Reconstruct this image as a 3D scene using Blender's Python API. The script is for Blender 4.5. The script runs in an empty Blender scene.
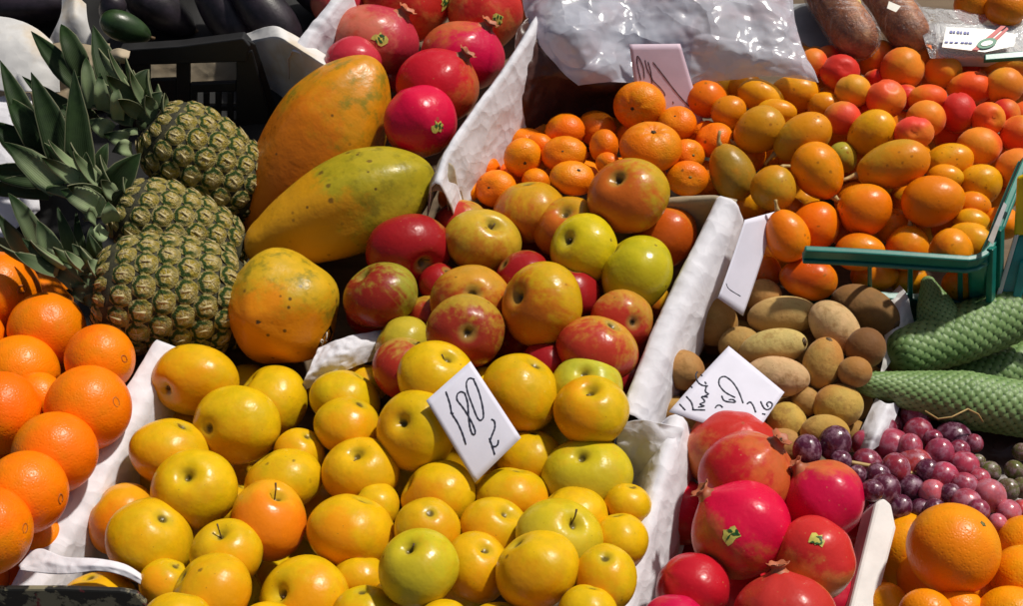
import bpy, math, random
import numpy as np
from mathutils import Vector, Matrix, noise as mnoise

random.seed(7); rng = np.random.default_rng(7)
R_ = math.radians
sc = bpy.context.scene
COL = sc.collection

# ------------------------------------------------------------------ camera
F = 1407.0                       # focal length in pixels of the 1023 x 606 picture
PITCH = R_(40)
CAM = Vector((0, 0, 1.75))
RIGHT = Vector((1, 0, 0))
FWD = Vector((0, math.cos(PITCH), -math.sin(PITCH)))
UP = Vector((0, math.sin(PITCH), math.cos(PITCH)))
BACK = -FWD
cd = bpy.data.cameras.new('camera'); co = bpy.data.objects.new('camera', cd); COL.objects.link(co)
cd.sensor_width = 36.0; cd.lens = 36.0 * F / 1023.0; cd.clip_start = 0.02; cd.clip_end = 500
co.matrix_world = Matrix.Translation(CAM) @ Matrix((RIGHT, UP, BACK)).transposed().to_4x4()
sc.camera = co

# ------------------------------------------------------------------ sky, sun, exposure
SUNV = Vector((0.42, 0.26, 0.87)).normalized()
elev = math.asin(SUNV.z); azim = math.atan2(SUNV.x, SUNV.y)
w = bpy.data.worlds.new('World'); sc.world = w; w.use_nodes = True
nt = w.node_tree
sky = nt.nodes.new('ShaderNodeTexSky'); sky.sky_type = 'NISHITA'; sky.sun_disc = False
sky.sun_elevation = elev; sky.sun_rotation = azim
bg = nt.nodes['Background']; bg.inputs['Strength'].default_value = 0.058
sky.dust_density = 4.0; sky.ozone_density = 0.6; sky.air_density = 1.0
nt.links.new(sky.outputs[0], bg.inputs[0])
sl = bpy.data.lights.new('sun', 'SUN'); sl.energy = 4.5; sl.angle = R_(3.0); sl.color = (1.0, 0.95, 0.86)
so = bpy.data.objects.new('sun', sl); COL.objects.link(so)
so.rotation_euler = (-SUNV).to_track_quat('-Z', 'Y').to_euler(); so.location = (2, 2, 4)
sc.view_settings.view_transform = 'Standard'; sc.view_settings.look = 'None'
sc.view_settings.exposure = -0.22; sc.view_settings.gamma = 1.0
sc.view_settings.use_curve_mapping = False
sc.cycles.max_bounces = 8; sc.cycles.transparent_max_bounces = 12

# ------------------------------------------------------------------ geometry of the display slope
TILT = R_(14)
NRM = Vector((0, -math.sin(TILT), math.cos(TILT)))           # normal of the sloping display
def ray(x, y): return FWD + RIGHT * ((x - 511.5) / F) - UP * ((y - 303.0) / F)
PL0 = CAM + ray(511.5, 303) * 1.37
def hitp(x, y, p, n):
    r = ray(x, y); t = (p - CAM).dot(n) / r.dot(n); return CAM + r * t
def dep(x, y, h=0.0):
    r = ray(x, y); return ((PL0 + NRM * h) - CAM).dot(NRM) / r.dot(NRM)
def at(x, y, h=0.0): return CAM + ray(x, y) * dep(x, y, h)
def atd(x, y, d): return CAM + ray(x, y) * d

# ------------------------------------------------------------------ object helpers
def tag(o, label=None, cat=None, group=None, kind=None):
    if label: o['label'] = label
    if cat: o['category'] = cat
    if group: o['group'] = group
    if kind: o['kind'] = kind
    return o
def mesh(name, V, Fc, mat=None, smooth=True):
    me = bpy.data.meshes.new(name)
    me.from_pydata([tuple(v) for v in V], [], [tuple(f) for f in Fc]); me.update()
    if smooth: me.shade_smooth()
    if mat: me.materials.append(mat)
    return me
def obj(name, me, parent=None, loc=None, rot=None):
    o = bpy.data.objects.new(name, me); COL.objects.link(o)
    if rot is not None: o.rotation_euler = rot.to_euler()
    if loc is not None: o.location = loc
    if parent: o.parent = parent
    return o
def empty(name, loc):
    o = bpy.data.objects.new(name, None); COL.objects.link(o); o.location = loc; o.empty_display_size = .02
    return o

# ------------------------------------------------------------------ material helpers
class G:
    def __init__(s, name):
        s.m = bpy.data.materials.new(name); s.m.use_nodes = True; s.t = s.m.node_tree
        s.b = s.t.nodes['Principled BSDF']; s.out = s.t.nodes['Material Output']
    def n(s, ty, props=None, **inp):
        k = s.t.nodes.new(ty)
        for a, v in (props or {}).items(): setattr(k, a, v)
        for a, v in inp.items(): s.put(k.inputs[int(a[1:]) if a[0] == '_' and a[1:].isdigit() else a.replace('_', ' ')], v)
        return k
    def put(s, sock, v):
        if hasattr(v, 'is_output'): s.t.links.new(v, sock)
        elif isinstance(v, (tuple, list)) and len(v) == 3 and sock.type == 'RGBA': sock.default_value = (*v, 1)
        else: sock.default_value = v
    def set(s, **inp):
        for a, v in inp.items(): s.put(s.b.inputs[a.replace('_', ' ')], v)
    def coord(s): return s.n('ShaderNodeTexCoord').outputs['Object']
    def attr(s, name, out='Color'):
        return s.n('ShaderNodeAttribute', dict(attribute_type='OBJECT', attribute_name=name)).outputs[out]
    def noise(s, vec, scale, detail=3, rough=.55, out='Fac', dist=0.0):
        return s.n('ShaderNodeTexNoise', Vector=vec, Scale=scale, Detail=detail, Roughness=rough, Distortion=dist).outputs[out]
    def vor(s, vec, scale, out='Distance', feature='F1', rnd=1.0):
        return s.n('ShaderNodeTexVoronoi', dict(feature=feature), Vector=vec, Scale=scale, Randomness=rnd).outputs[out]
    def math(s, op, a, b=0.0, c=0.0, clamp=False):
        return s.n('ShaderNodeMath', dict(operation=op, use_clamp=clamp), _0=a, _1=b, _2=c).outputs[0]
    def map(s, v, a, b, c=0.0, d=1.0, smooth=True):
        k = s.n('ShaderNodeMapRange', dict(interpolation_type='SMOOTHSTEP' if smooth else 'LINEAR'), _0=v)
        for i, x in zip((1, 2, 3, 4), (a, b, c, d)): s.put(k.inputs[i], x)
        return k.outputs[0]
    def mix(s, f, a, b, blend='MIX'):
        k = s.n('ShaderNodeMix', dict(data_type='RGBA', blend_type=blend))
        s.put(k.inputs[0], f); s.put(k.inputs[6], a); s.put(k.inputs[7], b); return k.outputs[2]
    def bump(s, h, strength=.3, dist=.001, normal=None):
        k = s.n('ShaderNodeBump', Strength=strength, Distance=dist, Height=h)
        if normal is not None: s.put(k.inputs['Normal'], normal)
        return k.outputs[0]
    def vscale(s, v, xyz):
        return s.n('ShaderNodeVectorMath', dict(operation='MULTIPLY'), _0=v, _1=xyz).outputs[0]
    def rnd(s): return s.n('ShaderNodeObjectInfo').outputs['Random']
    def shift(s, v):           # give every object its own piece of the texture
        r = s.n('ShaderNodeVectorMath', dict(operation='SCALE'), _0=(7.3, 3.1, 5.7)); s.put(r.inputs['Scale'], s.rnd())
        return s.n('ShaderNodeVectorMath', dict(operation='ADD'), _0=v, _1=r.outputs[0]).outputs[0]
    def sep(s, v): return s.n('ShaderNodeSeparateXYZ', Vector=v).outputs
    def done(s, x): s.put(s.b.inputs['Normal'], x); return s.m

def plain(name, col, rough=.5, var=.15, scale=60, bump=.2, metal=0.0):
    g = G(name); c = g.shift(g.coord())
    n1 = g.noise(c, scale, 4)
    g.set(Base_Color=g.mix(g.map(n1, .3, .7), tuple(x * (1 - var) for x in col), tuple(min(1, x * (1 + var)) for x in col)), Roughness=rough, Metallic=metal)
    return g.done(g.bump(g.noise(c, scale * 5, 3), bump, .0008))

def skin(name, rough=.34, russet=None, spots=None, dots=None, pores=None, streak=0.0, fuzz=0.0, mott=None, dotcol=None, bump=.12, blushsoft=.45, spec=.5, coat=0.0):
    """fruit skin: base colour, blush colour, blush amount and blush direction come from the object"""
    g = G(name); c0 = g.coord(); c = g.shift(c0)
    base, bl, amt, bd = g.attr('base'), g.attr('blush_colour'), g.attr('blush', 'Fac'), g.attr('blush_side', 'Vector')
    nv = g.n('ShaderNodeVectorMath', dict(operation='NORMALIZE'), _0=c0).outputs[0]
    dt = g.n('ShaderNodeVectorMath', dict(operation='DOT_PRODUCT'), _0=nv, _1=bd).outputs['Value']
    big = g.noise(c, 30, 6, .66)
    f = g.math('ADD', dt, g.math('MULTIPLY', g.math('SUBTRACT', big, .5), 2.3))
    if streak:
        sx = g.noise(g.vscale(c, (150, 150, 14)), 1.0, 3, .6)
        f = g.math('ADD', f, g.math('MULTIPLY', g.math('SUBTRACT', sx, .5), streak))
    lo = g.math('MULTIPLY', g.math('SUBTRACT', .5, amt), 2.4)          # amt 0: none, 1: all over
    t = g.map(f, g.math('SUBTRACT', lo, blushsoft), g.math('ADD', lo, blushsoft))
    med = g.map(g.noise(c, 75, 4), .3, .72)
    hsv = g.n('ShaderNodeHueSaturation', Color=base); hsv.inputs['Value'].default_value = .74; hsv.inputs['Hue'].default_value = .512
    colr = g.mix(g.math('MULTIPLY', med, .75), base, hsv.outputs[0])
    if mott:
        colr = g.mix(g.math('MULTIPLY', g.map(g.noise(c, mott[1], 5, .65), .48, .68), mott[2]), colr, mott[0])
    colr = g.mix(t, colr, bl)
    if dots:
        v = g.vor(c, dots[0]); dm = g.map(v, dots[1], dots[1] * .45)
        pick = g.map(g.noise(c, dots[0] * .23, 2), .42, .62)
        colr = g.mix(g.math('MULTIPLY', g.math('MULTIPLY', dm, pick), dots[2]), colr, dotcol or (.25, .12, .02))
    if russet:
        zc = g.math('ABSOLUTE', g.sep(nv)[2])
        colr = g.mix(g.map(zc, .93, .985, 0, .55), colr, russet[0]); colr = g.mix(g.map(zc, .982, .997, 0, .9), colr, russet[1])
    if spots:                                   # scattered brown blemishes of uneven shape
        cw = g.n('ShaderNodeVectorMath', dict(operation='ADD'), _0=c, _1=g.vscale(g.noise(c, 190, 3, out='Color'), (.004, .004, .004))).outputs[0]
        sv = g.vor(cw, spots[0]); keep = g.map(g.sep(g.n('ShaderNodeTexVoronoi', Vector=cw, Scale=spots[0]).outputs['Color'])[0], spots[3], spots[3] + .05)
        colr = g.mix(g.math('MULTIPLY', g.math('MULTIPLY', g.map(sv, spots[1], spots[1] * .5), keep), spots[2]), colr, spots[4])
    # bruises and rub marks
    br = g.map(g.noise(c, 46, 6, .7), .70, .78)
    colr = g.mix(g.math('MULTIPLY', br, .4), colr, (.16, .075, .015))
    g.set(Base_Color=colr, Roughness=g.map(g.noise(c, 90, 3), .2, .8, rough - .05, rough + .1), Specular_IOR_Level=spec)
    if coat: g.set(Coat_Weight=coat, Coat_Roughness=.18)
    if fuzz: g.set(Sheen_Weight=fuzz, Sheen_Roughness=.5, Sheen_Tint=(1, .9, .8, 1))
    nrm = g.bump(g.noise(c, 48, 3), .22, .006)
    nrm = g.bump(g.noise(c, 160, 4), bump, .0009, nrm)
    if pores:
        pv = g.map(g.vor(c, pores[0]), 0.0, .55)
        nrm = g.bump(pv, pores[1], .0006, nrm)
    return g.done(nrm)

M = {}
M['apple'] = skin('apple_skin', .27, spots=(50, .10, .7, .82, (.10, .05, .012)), russet=((.30, .26, .05), (.07, .045, .015)), dots=(190, .13, .45), streak=1.7, blushsoft=.5, dotcol=(.55, .36, .08), bump=.10, spec=.26)
M['golden'] = skin('golden_apple_skin', .28, spots=(46, .13, .75, .80, (.16, .08, .012)), russet=((.44, .34, .02), (.10, .07, .015)), dots=(150, .12, .6), dotcol=(.26, .14, .012), bump=.12, spec=.26, mott=((.60, .30, .008), 40, .45))
M['orange'] = skin('orange_skin', .34, spots=(36, .05, .7, .80, (.30, .09, .004)), pores=(420, .32), bump=.12, spec=.26, mott=((.84, .15, .001), 30, .5))
M['mandarin'] = skin('mandarin_skin', .36, spots=(75, .16, .8, .72, (.16, .05, .006)), pores=(480, .4), dots=(120, .12, .75), dotcol=(.2, .06, .0), bump=.35, spec=.26, mott=((.72, .13, .002), 50, .5))
M['granadilla'] = skin('granadilla_skin', .29, spots=(95, .20, .7, .55, (.30, .10, .008)), dots=(150, .17, .75), dotcol=(.30, .10, .005), bump=.12, spec=.26, mott=((.58, .20, .008), 55, .5))
M['apricot'] = skin('apricot_skin', .44, spots=(80, .14, .6, .75, (.40, .06, .012)), dots=(210, .13, .5), fuzz=.08, bump=.08, dotcol=(.5, .05, .01), spec=.25, mott=((.86, .30, .02), 60, .4))
M['kiwi'] = skin('kiwi_skin', .70, dots=(420, .24, .55), fuzz=.10, bump=.8, dotcol=(.16, .07, .014), mott=((.27, .13, .03), 110, .6), spec=.25)
M['pome'] = skin('pomegranate_skin', .28, spots=(48, .13, .6, .72, (.30, .10, .04)), dots=(150, .15, .7), dotcol=(.50, .20, .07), bump=.18, mott=((.52, .06, .03), 60, .7), coat=.05, blushsoft=.32, streak=.7, spec=.26)
M['papaya'] = skin('papaya_skin', .33, spots=(40, .16, .8, .60, (.13, .07, .012)), dots=(70, .17, .9), dotcol=(.10, .05, .01), blushsoft=.3, mott=((.22, .18, .012), 55, .85), bump=.3, spec=.28)
M['stem'] = plain('stem_brown', (.10, .055, .02), .7)
M['palestem'] = plain('stem_pale', (.42, .28, .10), .6)
M['calyx'] = plain('calyx_dry', (.06, .035, .012), .85)
M['greenbutton'] = plain('button_green', (.16, .14, .03), .7)
M['navel'] = plain('navel_rim', (.42, .10, .004), .6)
M['crown'] = plain('pomegranate_crown', (.42, .12, .05), .55, .35)
M['ink'] = plain('ink_blue_black', (.012, .016, .04), .5, .05, bump=0)
M['inkbrown'] = plain('ink_brown', (.05, .02, .02), .5, .05, bump=0)
M['card'] = plain('card_white', (.68, .67, .78), .6, .04, 30, .1)
M['pinkcard'] = plain('card_pink', (.66, .50, .60), .6, .06, 30, .1)
M['blackplastic'] = plain('plastic_black', (.006, .006, .007), .55, .3, 40, .1)
M['green'] = plain('plastic_green', (.004, .15, .115), .32, .15, 40, .05)
M['teal'] = plain('plastic_teal', (.01, .30, .30), .3, .15, 40, .05)
M['yellowplastic'] = plain('plastic_yellow', (.75, .55, .0), .35, .1, 40, .05)
M['whiteboard'] = plain('board_white', (.70, .68, .66), .55, .06, 40, .15)
M['darkfruit'] = plain('skin_dark_purple', (.020, .014, .020), .42, .5, 60, .3)
M['darkgreenfruit'] = plain('skin_dark_green', (.018, .040, .010), .35, .4, 50, .3)
M['greyboard'] = plain('board_grey', (.22, .23, .24), .6, .15, 30, .2)
M['shadesheet'] = plain('shade_black', (.006, .006, .006), .5, .3, 20, .2)  # near-black colour standing in for shade on the table
M['stickyellow'] = plain('sticker_yellow', (.55, .50, .10), .4, .2, 200, 0)
M['stickgreen'] = plain('sticker_dark_green', (.02, .09, .02), .4, .3, 200, 0)
M['stickblack'] = plain('sticker_black', (.01, .01, .01), .35, .1, 200, 0)
M['stickwhite'] = plain('sticker_white', (.8, .78, .7), .35, .05, 200, 0)
M['print_blue'] = plain('print_blue', (.08, .10, .38), .5, .1, 200, 0)
M['print_red'] = plain('print_red', (.55, .03, .03), .5, .1, 200, 0)
M['print_green'] = plain('print_green', (.03, .22, .12), .5, .1, 200, 0)

def paper(name, col, tint=None, rough=.75, crease=.35):
    g = G(name); c = g.coord()
    n1 = g.noise(c, 35, 5, .6)
    colr = g.mix(g.map(n1, .35, .7), col, tuple(x * .9 for x in col))
    if tint: colr = g.mix(g.map(g.noise(c, 14, 4), .5, .68, 0, .8), colr, tint)
    g.set(Base_Color=colr, Roughness=rough, Specular_IOR_Level=.3)
    w1 = g.n('ShaderNodeVectorMath', dict(operation='ADD'), _0=c, _1=g.vscale(g.noise(c, 22, 2, out='Color'), (.03, .03, .03))).outputs[0]
    h = g.math('ADD', g.vor(w1, 26), g.math('MULTIPLY', g.vor(w1, 66), .35))
    h = g.math('ADD', h, g.math('MULTIPLY', g.noise(c, 240, 3), .05))
    return g.done(g.bump(h, crease, .010))
M['paper'] = paper('paper_white', (.70, .69, .74))
M['sheet'] = paper('paper_smooth_white', (.70, .69, .68), (.56, .45, .31), crease=.15)
M['kraft'] = paper('paper_beige', (.44, .36, .25), (.33, .25, .16), crease=.2)
M['brownfilm'] = paper('film_brown', (.070, .030, .024), (.03, .012, .01), .35)

# plastic bag: thin clear film, part see-through
g = G('film_clear'); c = g.coord()
w1 = g.n('ShaderNodeVectorMath', dict(operation='ADD'), _0=c, _1=g.vscale(g.noise(c, 11, 3, out='Color'), (.09, .09, .09))).outputs[0]
h = g.math('ADD', g.vor(w1, 11), g.math('MULTIPLY', g.vor(g.vscale(w1, (1, .5, 1)), 30), .35))
nrm = g.bump(h, .55, .04)
tintc = g.mix(g.map(g.noise(c, 12, 3), .4, .65), (.70, .74, .84), (.80, .66, .74))
g.set(Base_Color=tintc, Roughness=.2, Specular_IOR_Level=.9); g.put(g.b.inputs['Normal'], nrm)
tr = g.n('ShaderNodeBsdfTransparent'); tl = g.n('ShaderNodeBsdfTranslucent', Color=(.82, .80, .90))
m1 = g.n('ShaderNodeMixShader', _0=.35, _1=g.b.outputs[0], _2=tl.outputs[0])
m2 = g.n('ShaderNodeMixShader', _0=.38, _1=m1.outputs[0], _2=tr.outputs[0])
g.put(g.out.inputs[0], m2.outputs[0]); M['film'] = g.m
g = G('film_wrap'); c = g.coord()
nrm = g.bump(g.noise(c, 45, 4, .6, dist=1.0), 1.0, .01)
g.set(Base_Color=(.75, .78, .82), Roughness=.1, Specular_IOR_Level=.9); g.put(g.b.inputs['Normal'], nrm)
tr = g.n('ShaderNodeBsdfTransparent')
fr = g.n('ShaderNodeLayerWeight', Blend=.35, Normal=nrm).outputs['Fresnel']
m2 = g.n('ShaderNodeMixShader', _0=g.map(fr, 0, .8, .03, .5), _1=tr.outputs[0], _2=g.b.outputs[0])
g.put(g.out.inputs[0], m2.outputs[0]); M['wrap'] = g.m

# weathered dark board
g = G('board_peeling'); c = g.coord()
n1 = g.noise(g.vscale(c, (1, 1, 1.5)), 38, 6, .7)
colr = g.mix(g.map(n1, .47, .53), (.008, .008, .006), (.20, .18, .11))
colr = g.mix(g.map(g.noise(c, 55, 4), .62, .66), colr, (.16, .015, .02))
g.set(Base_Color=colr, Roughness=.6); M['peeling'] = g.done(g.bump(n1, .5, .002))
# wood of the table and crates
g = G('wood_plain'); c = g.coord()
n1 = g.noise(g.vscale(c, (3, 40, 40)), 2, 5, .6)
g.set(Base_Color=g.mix(g.map(n1, .3, .7), (.10, .065, .035), (.17, .115, .065)), Roughness=.8); M['wood'] = g.done(g.bump(n1, .3, .002))
g = G('paving'); c = g.coord()
g.set(Base_Color=g.mix(g.noise(c, 9, 6), (.13, .125, .12), (.22, .21, .20)), Roughness=.9); M['paving'] = g.done(g.bump(g.noise(c, 60, 5), .4, .01))
# sausage-like dried fruit log
g = G('dried_fruit_log'); c = g.coord()
v = g.vor(c, 130); n1 = g.noise(c, 60, 5)
colr = g.mix(g.map(g.noise(c, 120, 5, .7), .35, .65), (.40, .14, .05), (.19, .055, .022)); colr = g.mix(g.map(n1, .5, .7), colr, (.52, .24, .10))
g.set(Base_Color=colr, Roughness=.38); M['log'] = g.done(g.bump(g.noise(c, 150, 5, .7), .6, .003))
# pineapple
g = G('pineapple_eye'); c = g.coord(); s = g.sep(c)
rad = g.math('POWER', g.math('ADD', g.math('MULTIPLY', s[0], s[0]), g.math('MULTIPLY', s[1], s[1])), .5)
ang = g.n('ShaderNodeMath', dict(operation='ARCTAN2'), _0=s[1], _1=s[0]).outputs[0]
cs = g.shift(c)
n1 = g.noise(cs, 2.4, 5, .65); wv = g.math('MULTIPLY', g.math('SUBTRACT', n1, .5), .42)
ax_ = g.math('ABSOLUTE', s[0]); ay_ = g.math('ABSOLUTE', s[1])
hexd = g.math('MAXIMUM', g.math('MULTIPLY', ay_, 1.05), g.math('ADD', g.math('MULTIPLY', ax_, .92), g.math('MULTIPLY', ay_, .5)))
q = g.math('ADD', hexd, wv)
face = g.mix(g.map(n1, .35, .65), (.34, .25, .030), (.44, .35, .15))
face = g.mix(g.math('MULTIPLY', g.map(g.math('COSINE', g.math('MULTIPLY', ang, 5)), .55, .95), g.map(rad, .75, .2)), face, (.55, .47, .26))
ringm = g.math('MULTIPLY', g.math('MULTIPLY', g.map(q, .46, .60), g.map(q, .86, .74)), g.map(g.math('ADD', s[0], g.math('MULTIPLY', n1, .8)), -.25, .45, .25, 1.0))
colr = g.mix(ringm, face, (.030, .060, .012))
colr = g.mix(g.map(q, .80, .92), colr, g.mix(n1, (.16, .15, .04), (.42, .36, .17)))
g.set(Base_Color=colr, Roughness=.65, Specular_IOR_Level=.15); M['eye'] = g.done(g.bump(g.noise(cs, 6, 4), .5, .1))
M['pinebody'] = plain('pineapple_flesh_skin', (.030, .028, .010), .8, .5, 120, .5)
M['bract'] = plain('pineapple_bract', (.44, .36, .17), .6, .3, 200, .2)
g = G('pineapple_leaf'); c = g.coord(); s = g.sep(g.n('ShaderNodeTexCoord').outputs['UV'])
pal = g.attr('pale', 'Fac')
n1 = g.noise(g.vscale(g.shift(c), (1, 1, 1)), 60, 4)
colr = g.mix(g.map(n1, .3, .7), (.006, .017, .005), (.018, .040, .011))
bloom = g.math('MULTIPLY', g.map(g.math('ADD', s[1], g.math('MULTIPLY', n1, .5)), 1.15, .45), pal)
colr = g.mix(bloom, colr, g.mix(n1, (.19, .29, .11), (.38, .43, .27)))
edge = g.map(g.math('ABSOLUTE', g.math('SUBTRACT', s[0], .5)), .44, .5)
colr = g.mix(g.math('MULTIPLY', edge, .55), colr, (.30, .30, .18))
lines = g.math('SINE', g.math('MULTIPLY', s[0], 90))
g.set(Base_Color=colr, Roughness=.55, Specular_IOR_Level=.12); M['leaf'] = g.done(g.bump(lines, .15, .0006))
# scaly green fruit
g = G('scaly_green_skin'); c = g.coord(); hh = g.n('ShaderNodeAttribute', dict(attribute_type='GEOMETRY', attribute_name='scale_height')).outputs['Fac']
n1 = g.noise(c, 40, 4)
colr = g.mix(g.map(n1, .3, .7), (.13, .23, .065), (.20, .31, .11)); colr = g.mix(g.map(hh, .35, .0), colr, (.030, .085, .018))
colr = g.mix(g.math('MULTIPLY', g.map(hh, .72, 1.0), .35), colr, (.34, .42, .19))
g.set(Base_Color=colr, Roughness=.5); M['scaly'] = g.done(g.bump(g.noise(c, 300, 3), .2, .0008))
# grape
g = G('grape_skin'); c = g.shift(g.coord()); base = g.attr('base')
n1 = g.noise(c, 1.9, 5, .65)
colr = g.mix(g.map(g.noise(c, 1.1, 3), .35, .7), base, g.mix(.55, base, (.10, .01, .03)))
bl = g.map(n1, .42, .70)
colr = g.mix(g.math('MULTIPLY', bl, .5), colr, (.44, .27, .36))
g.set(Base_Color=colr, Roughness=g.map(bl, 0, 1, .18, .55), Subsurface_Weight=0.0); M['grape'] = g.done(g.bump(n1, .05, .05))

# ------------------------------------------------------------------ unit shapes (pole along +z)
def globe(nu=36, nv=22):
    th = np.linspace(0, np.pi, nv + 1)[1:-1]; ph = np.arange(nu) * 2 * np.pi / nu
    T, P = np.meshgrid(th, ph, indexing='ij')
    D = np.stack([np.sin(T) * np.cos(P), np.sin(T) * np.sin(P), np.cos(T)], -1).reshape(-1, 3)
    D = np.vstack([D, [[0, 0, 1], [0, 0, -1]]])
    n = (nv - 1) * nu; Fc = []
    for i in range(nv - 2):
        for j in range(nu):
            a, b = i * nu + j, i * nu + (j + 1) % nu; Fc.append((a, a + nu, b + nu, b))
    for j in range(nu):
        Fc.append((n, j, (j + 1) % nu)); k = (nv - 2) * nu; Fc.append((n + 1, k + (j + 1) % nu, k + j))
    return D, Fc
GD, GF = globe(); GD2, GF2 = globe(20, 12)
def wob(D, amp, seed, k=3):
    r = np.random.default_rng(seed); o = np.zeros(len(D))
    for _ in range(k):
        v = r.normal(size=3); v *= r.uniform(1.0, 2.6) / np.linalg.norm(v); o += np.sin(D @ v + r.uniform(0, 6.28)) / k
    return 1 + amp * o
def sh_apple(D, seed, tall=.92):
    r = np.random.default_rng(seed)
    rho = np.hypot(D[:, 0], D[:, 1]); z = D[:, 2]; ph = np.arctan2(D[:, 1], D[:, 0])
    t = (z + 1) / 2
    wd = .86 + .155 * np.sin(np.clip(t * .86 + .05, 0, 1) * np.pi) ** .8
    zz = z * tall
    zz = zz - np.where(z > 0, (r.uniform(.17, .25) * np.exp(-(rho / .36) ** 2) + .17 * np.exp(-(rho / .13) ** 2)), 0)
    zz = zz + np.where(z < 0, (r.uniform(.10, .16) * np.exp(-(rho / .33) ** 2) + .09 * np.exp(-(rho / .10) ** 2)), 0)
    lob = 1 + .022 * np.cos(5 * ph + r.uniform(0, 6)) * np.clip(.35 - z, 0, 1)
    V = np.stack([D[:, 0] * wd * lob, D[:, 1] * wd * lob, zz], -1)
    return V * wob(D, .035, seed)[:, None]
def sh_round(D, seed, tall=.98, w=.02, navel=.05):
    rho = np.hypot(D[:, 0], D[:, 1]); V = D.copy(); V[:, 2] *= tall
    V[:, 2] -= np.sign(D[:, 2]) * navel * np.exp(-(rho / .13) ** 2)
    return V * wob(D, w, seed)[:, None]
def sh_mandarin(D, seed):
    rho = np.hypot(D[:, 0], D[:, 1]); ph = np.arctan2(D[:, 1], D[:, 0]); V = D.copy(); V[:, 2] *= .82
    V[:, 2] -= np.sign(D[:, 2]) * .13 * np.exp(-(rho / .25) ** 2)
    rib = 1 + .022 * np.cos(9 * ph) * np.exp(-((rho - .45) / .3) ** 2)
    return V * (rib * wob(D, .05, seed, 5))[:, None]
def sh_egg(D, seed, taper=.08, w=.02):
    V = D.copy(); V[:, :2] *= (1 - taper * D[:, 2:3]); return V * wob(D, w, seed)[:, None]
def sh_apricot(D, seed):
    ph = np.arctan2(D[:, 1], D[:, 0]); rho = np.hypot(D[:, 0], D[:, 1]); V = D.copy(); V[:, 2] *= .97
    V *= (1 - .075 * np.exp(-(ph / .16) ** 2) * np.clip(rho * 1.6, 0, 1))[:, None]
    V[:, 2] -= np.where(D[:, 2] > 0, .22 * np.exp(-(rho / .22) ** 2), 0)
    return V * wob(D, .02, seed)[:, None]
def sh_pome(D, seed):
    r = np.random.default_rng(seed); ph = np.arctan2(D[:, 1], D[:, 0]); rho = np.hypot(D[:, 0], D[:, 1]); V = D.copy()
    V[:, 2] = V[:, 2] * .93 + np.where(D[:, 2] > 0, .10 * np.exp(-(rho / .26) ** 2), -.0)
    return V * ((1 + .022 * np.cos(6 * ph + r.uniform(0, 6)) * rho) * wob(D, .025, seed))[:, None]

def tube(pts, rads, n=8, cap=True):
    pts = [Vector(p) for p in pts]; V, Fc = [], []
    t0 = (pts[1] - pts[0]).normalized(); u = t0.orthogonal().normalized()
    for i, p in enumerate(pts):
        t = ((pts[min(i + 1, len(pts) - 1)]) - pts[max(i - 1, 0)]).normalized()
        u = (u - t * u.dot(t)).normalized(); v = t.cross(u)
        for k in range(n):
            a = 2 * math.pi * k / n; V.append(p + (u * math.cos(a) + v * math.sin(a)) * rads[i])
    for i in range(len(pts) - 1):
        for k in range(n):
            a, b = i * n + k, i * n + (k + 1) % n; Fc.append((a, b, b + n, a + n))
    if cap: Fc.append(tuple(range(n))[::-1]); Fc.append(tuple(range((len(pts) - 1) * n, len(pts) * n)))
    return V, Fc

# ------------------------------------------------------------------ fruit tables (pixel centre, pixel half sizes, options)
# options: k kind group, p pole pixel and s stem / c calyx end, b depth bias, c colour key, l label
FR = []
def add(kind, rows, **dflt):
    for r in rows:
        d = dict(dflt); x, y, rx, ry = r[:4]
        if len(r) > 4: d.update(r[4])
        d.update(kind=kind, x=x, y=y, rx=rx, ry=ry); FR.append(d)
# navel oranges, left
add('orange', [
 (-32,338,36,36), (-3,293,43,42,dict(off=.03,p=(23,289,'c'),l='navel orange at the top corner of the pile, against the pineapple leaves')),
 (47,330,38,38,dict(off=.03,p=(49,312,'c'),l='navel orange with its ringed navel uppermost, below the pineapple crowns')),
 (100,359,35,35,dict(off=.01,p=(126,359,'c'),l='navel orange at the outer end of the pile, touching the front pineapple')),
 (20,373,39,38), (38,398,26,26,dict(b=-22)),
 (88,408,43,43,dict(p=(118,402,'c'),l='navel orange beside the white paper ridge, under the outermost orange of the pile')),
 (1,413,40,42), (55,453,42,42), (26,493,42,42,dict(p=(63,501,'c'))), (-13,531,45,45,dict(p=(27,530,'c'),l='lowest navel orange of the pile, beside the folded paper flap')),
], g='navel oranges piled beside the pineapples', cat='orange', lab='bright navel orange in the pile beside the pineapples and paper ridge')
# oranges, right front
add('orange', [
 (908,552,32,40,dict(b=-40)), (927,580,30,30,dict(b=-34)), (953,549,46,46,dict(b=16,p=(985,520,'s'),l='large round orange on top of its pile, below the red grapes')),
 (1026,545,30,30,dict(b=-22)), (1024,579,34,34,dict(b=-6)), (1012,620,36,34), (958,612,27,25), (926,614,27,25), (887,608,22,26), (977,592,27,27,dict(b=-30)),
], c='y', g='oranges below the grapes', cat='orange', lab='smooth orange in the pile below the red grapes')
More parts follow.
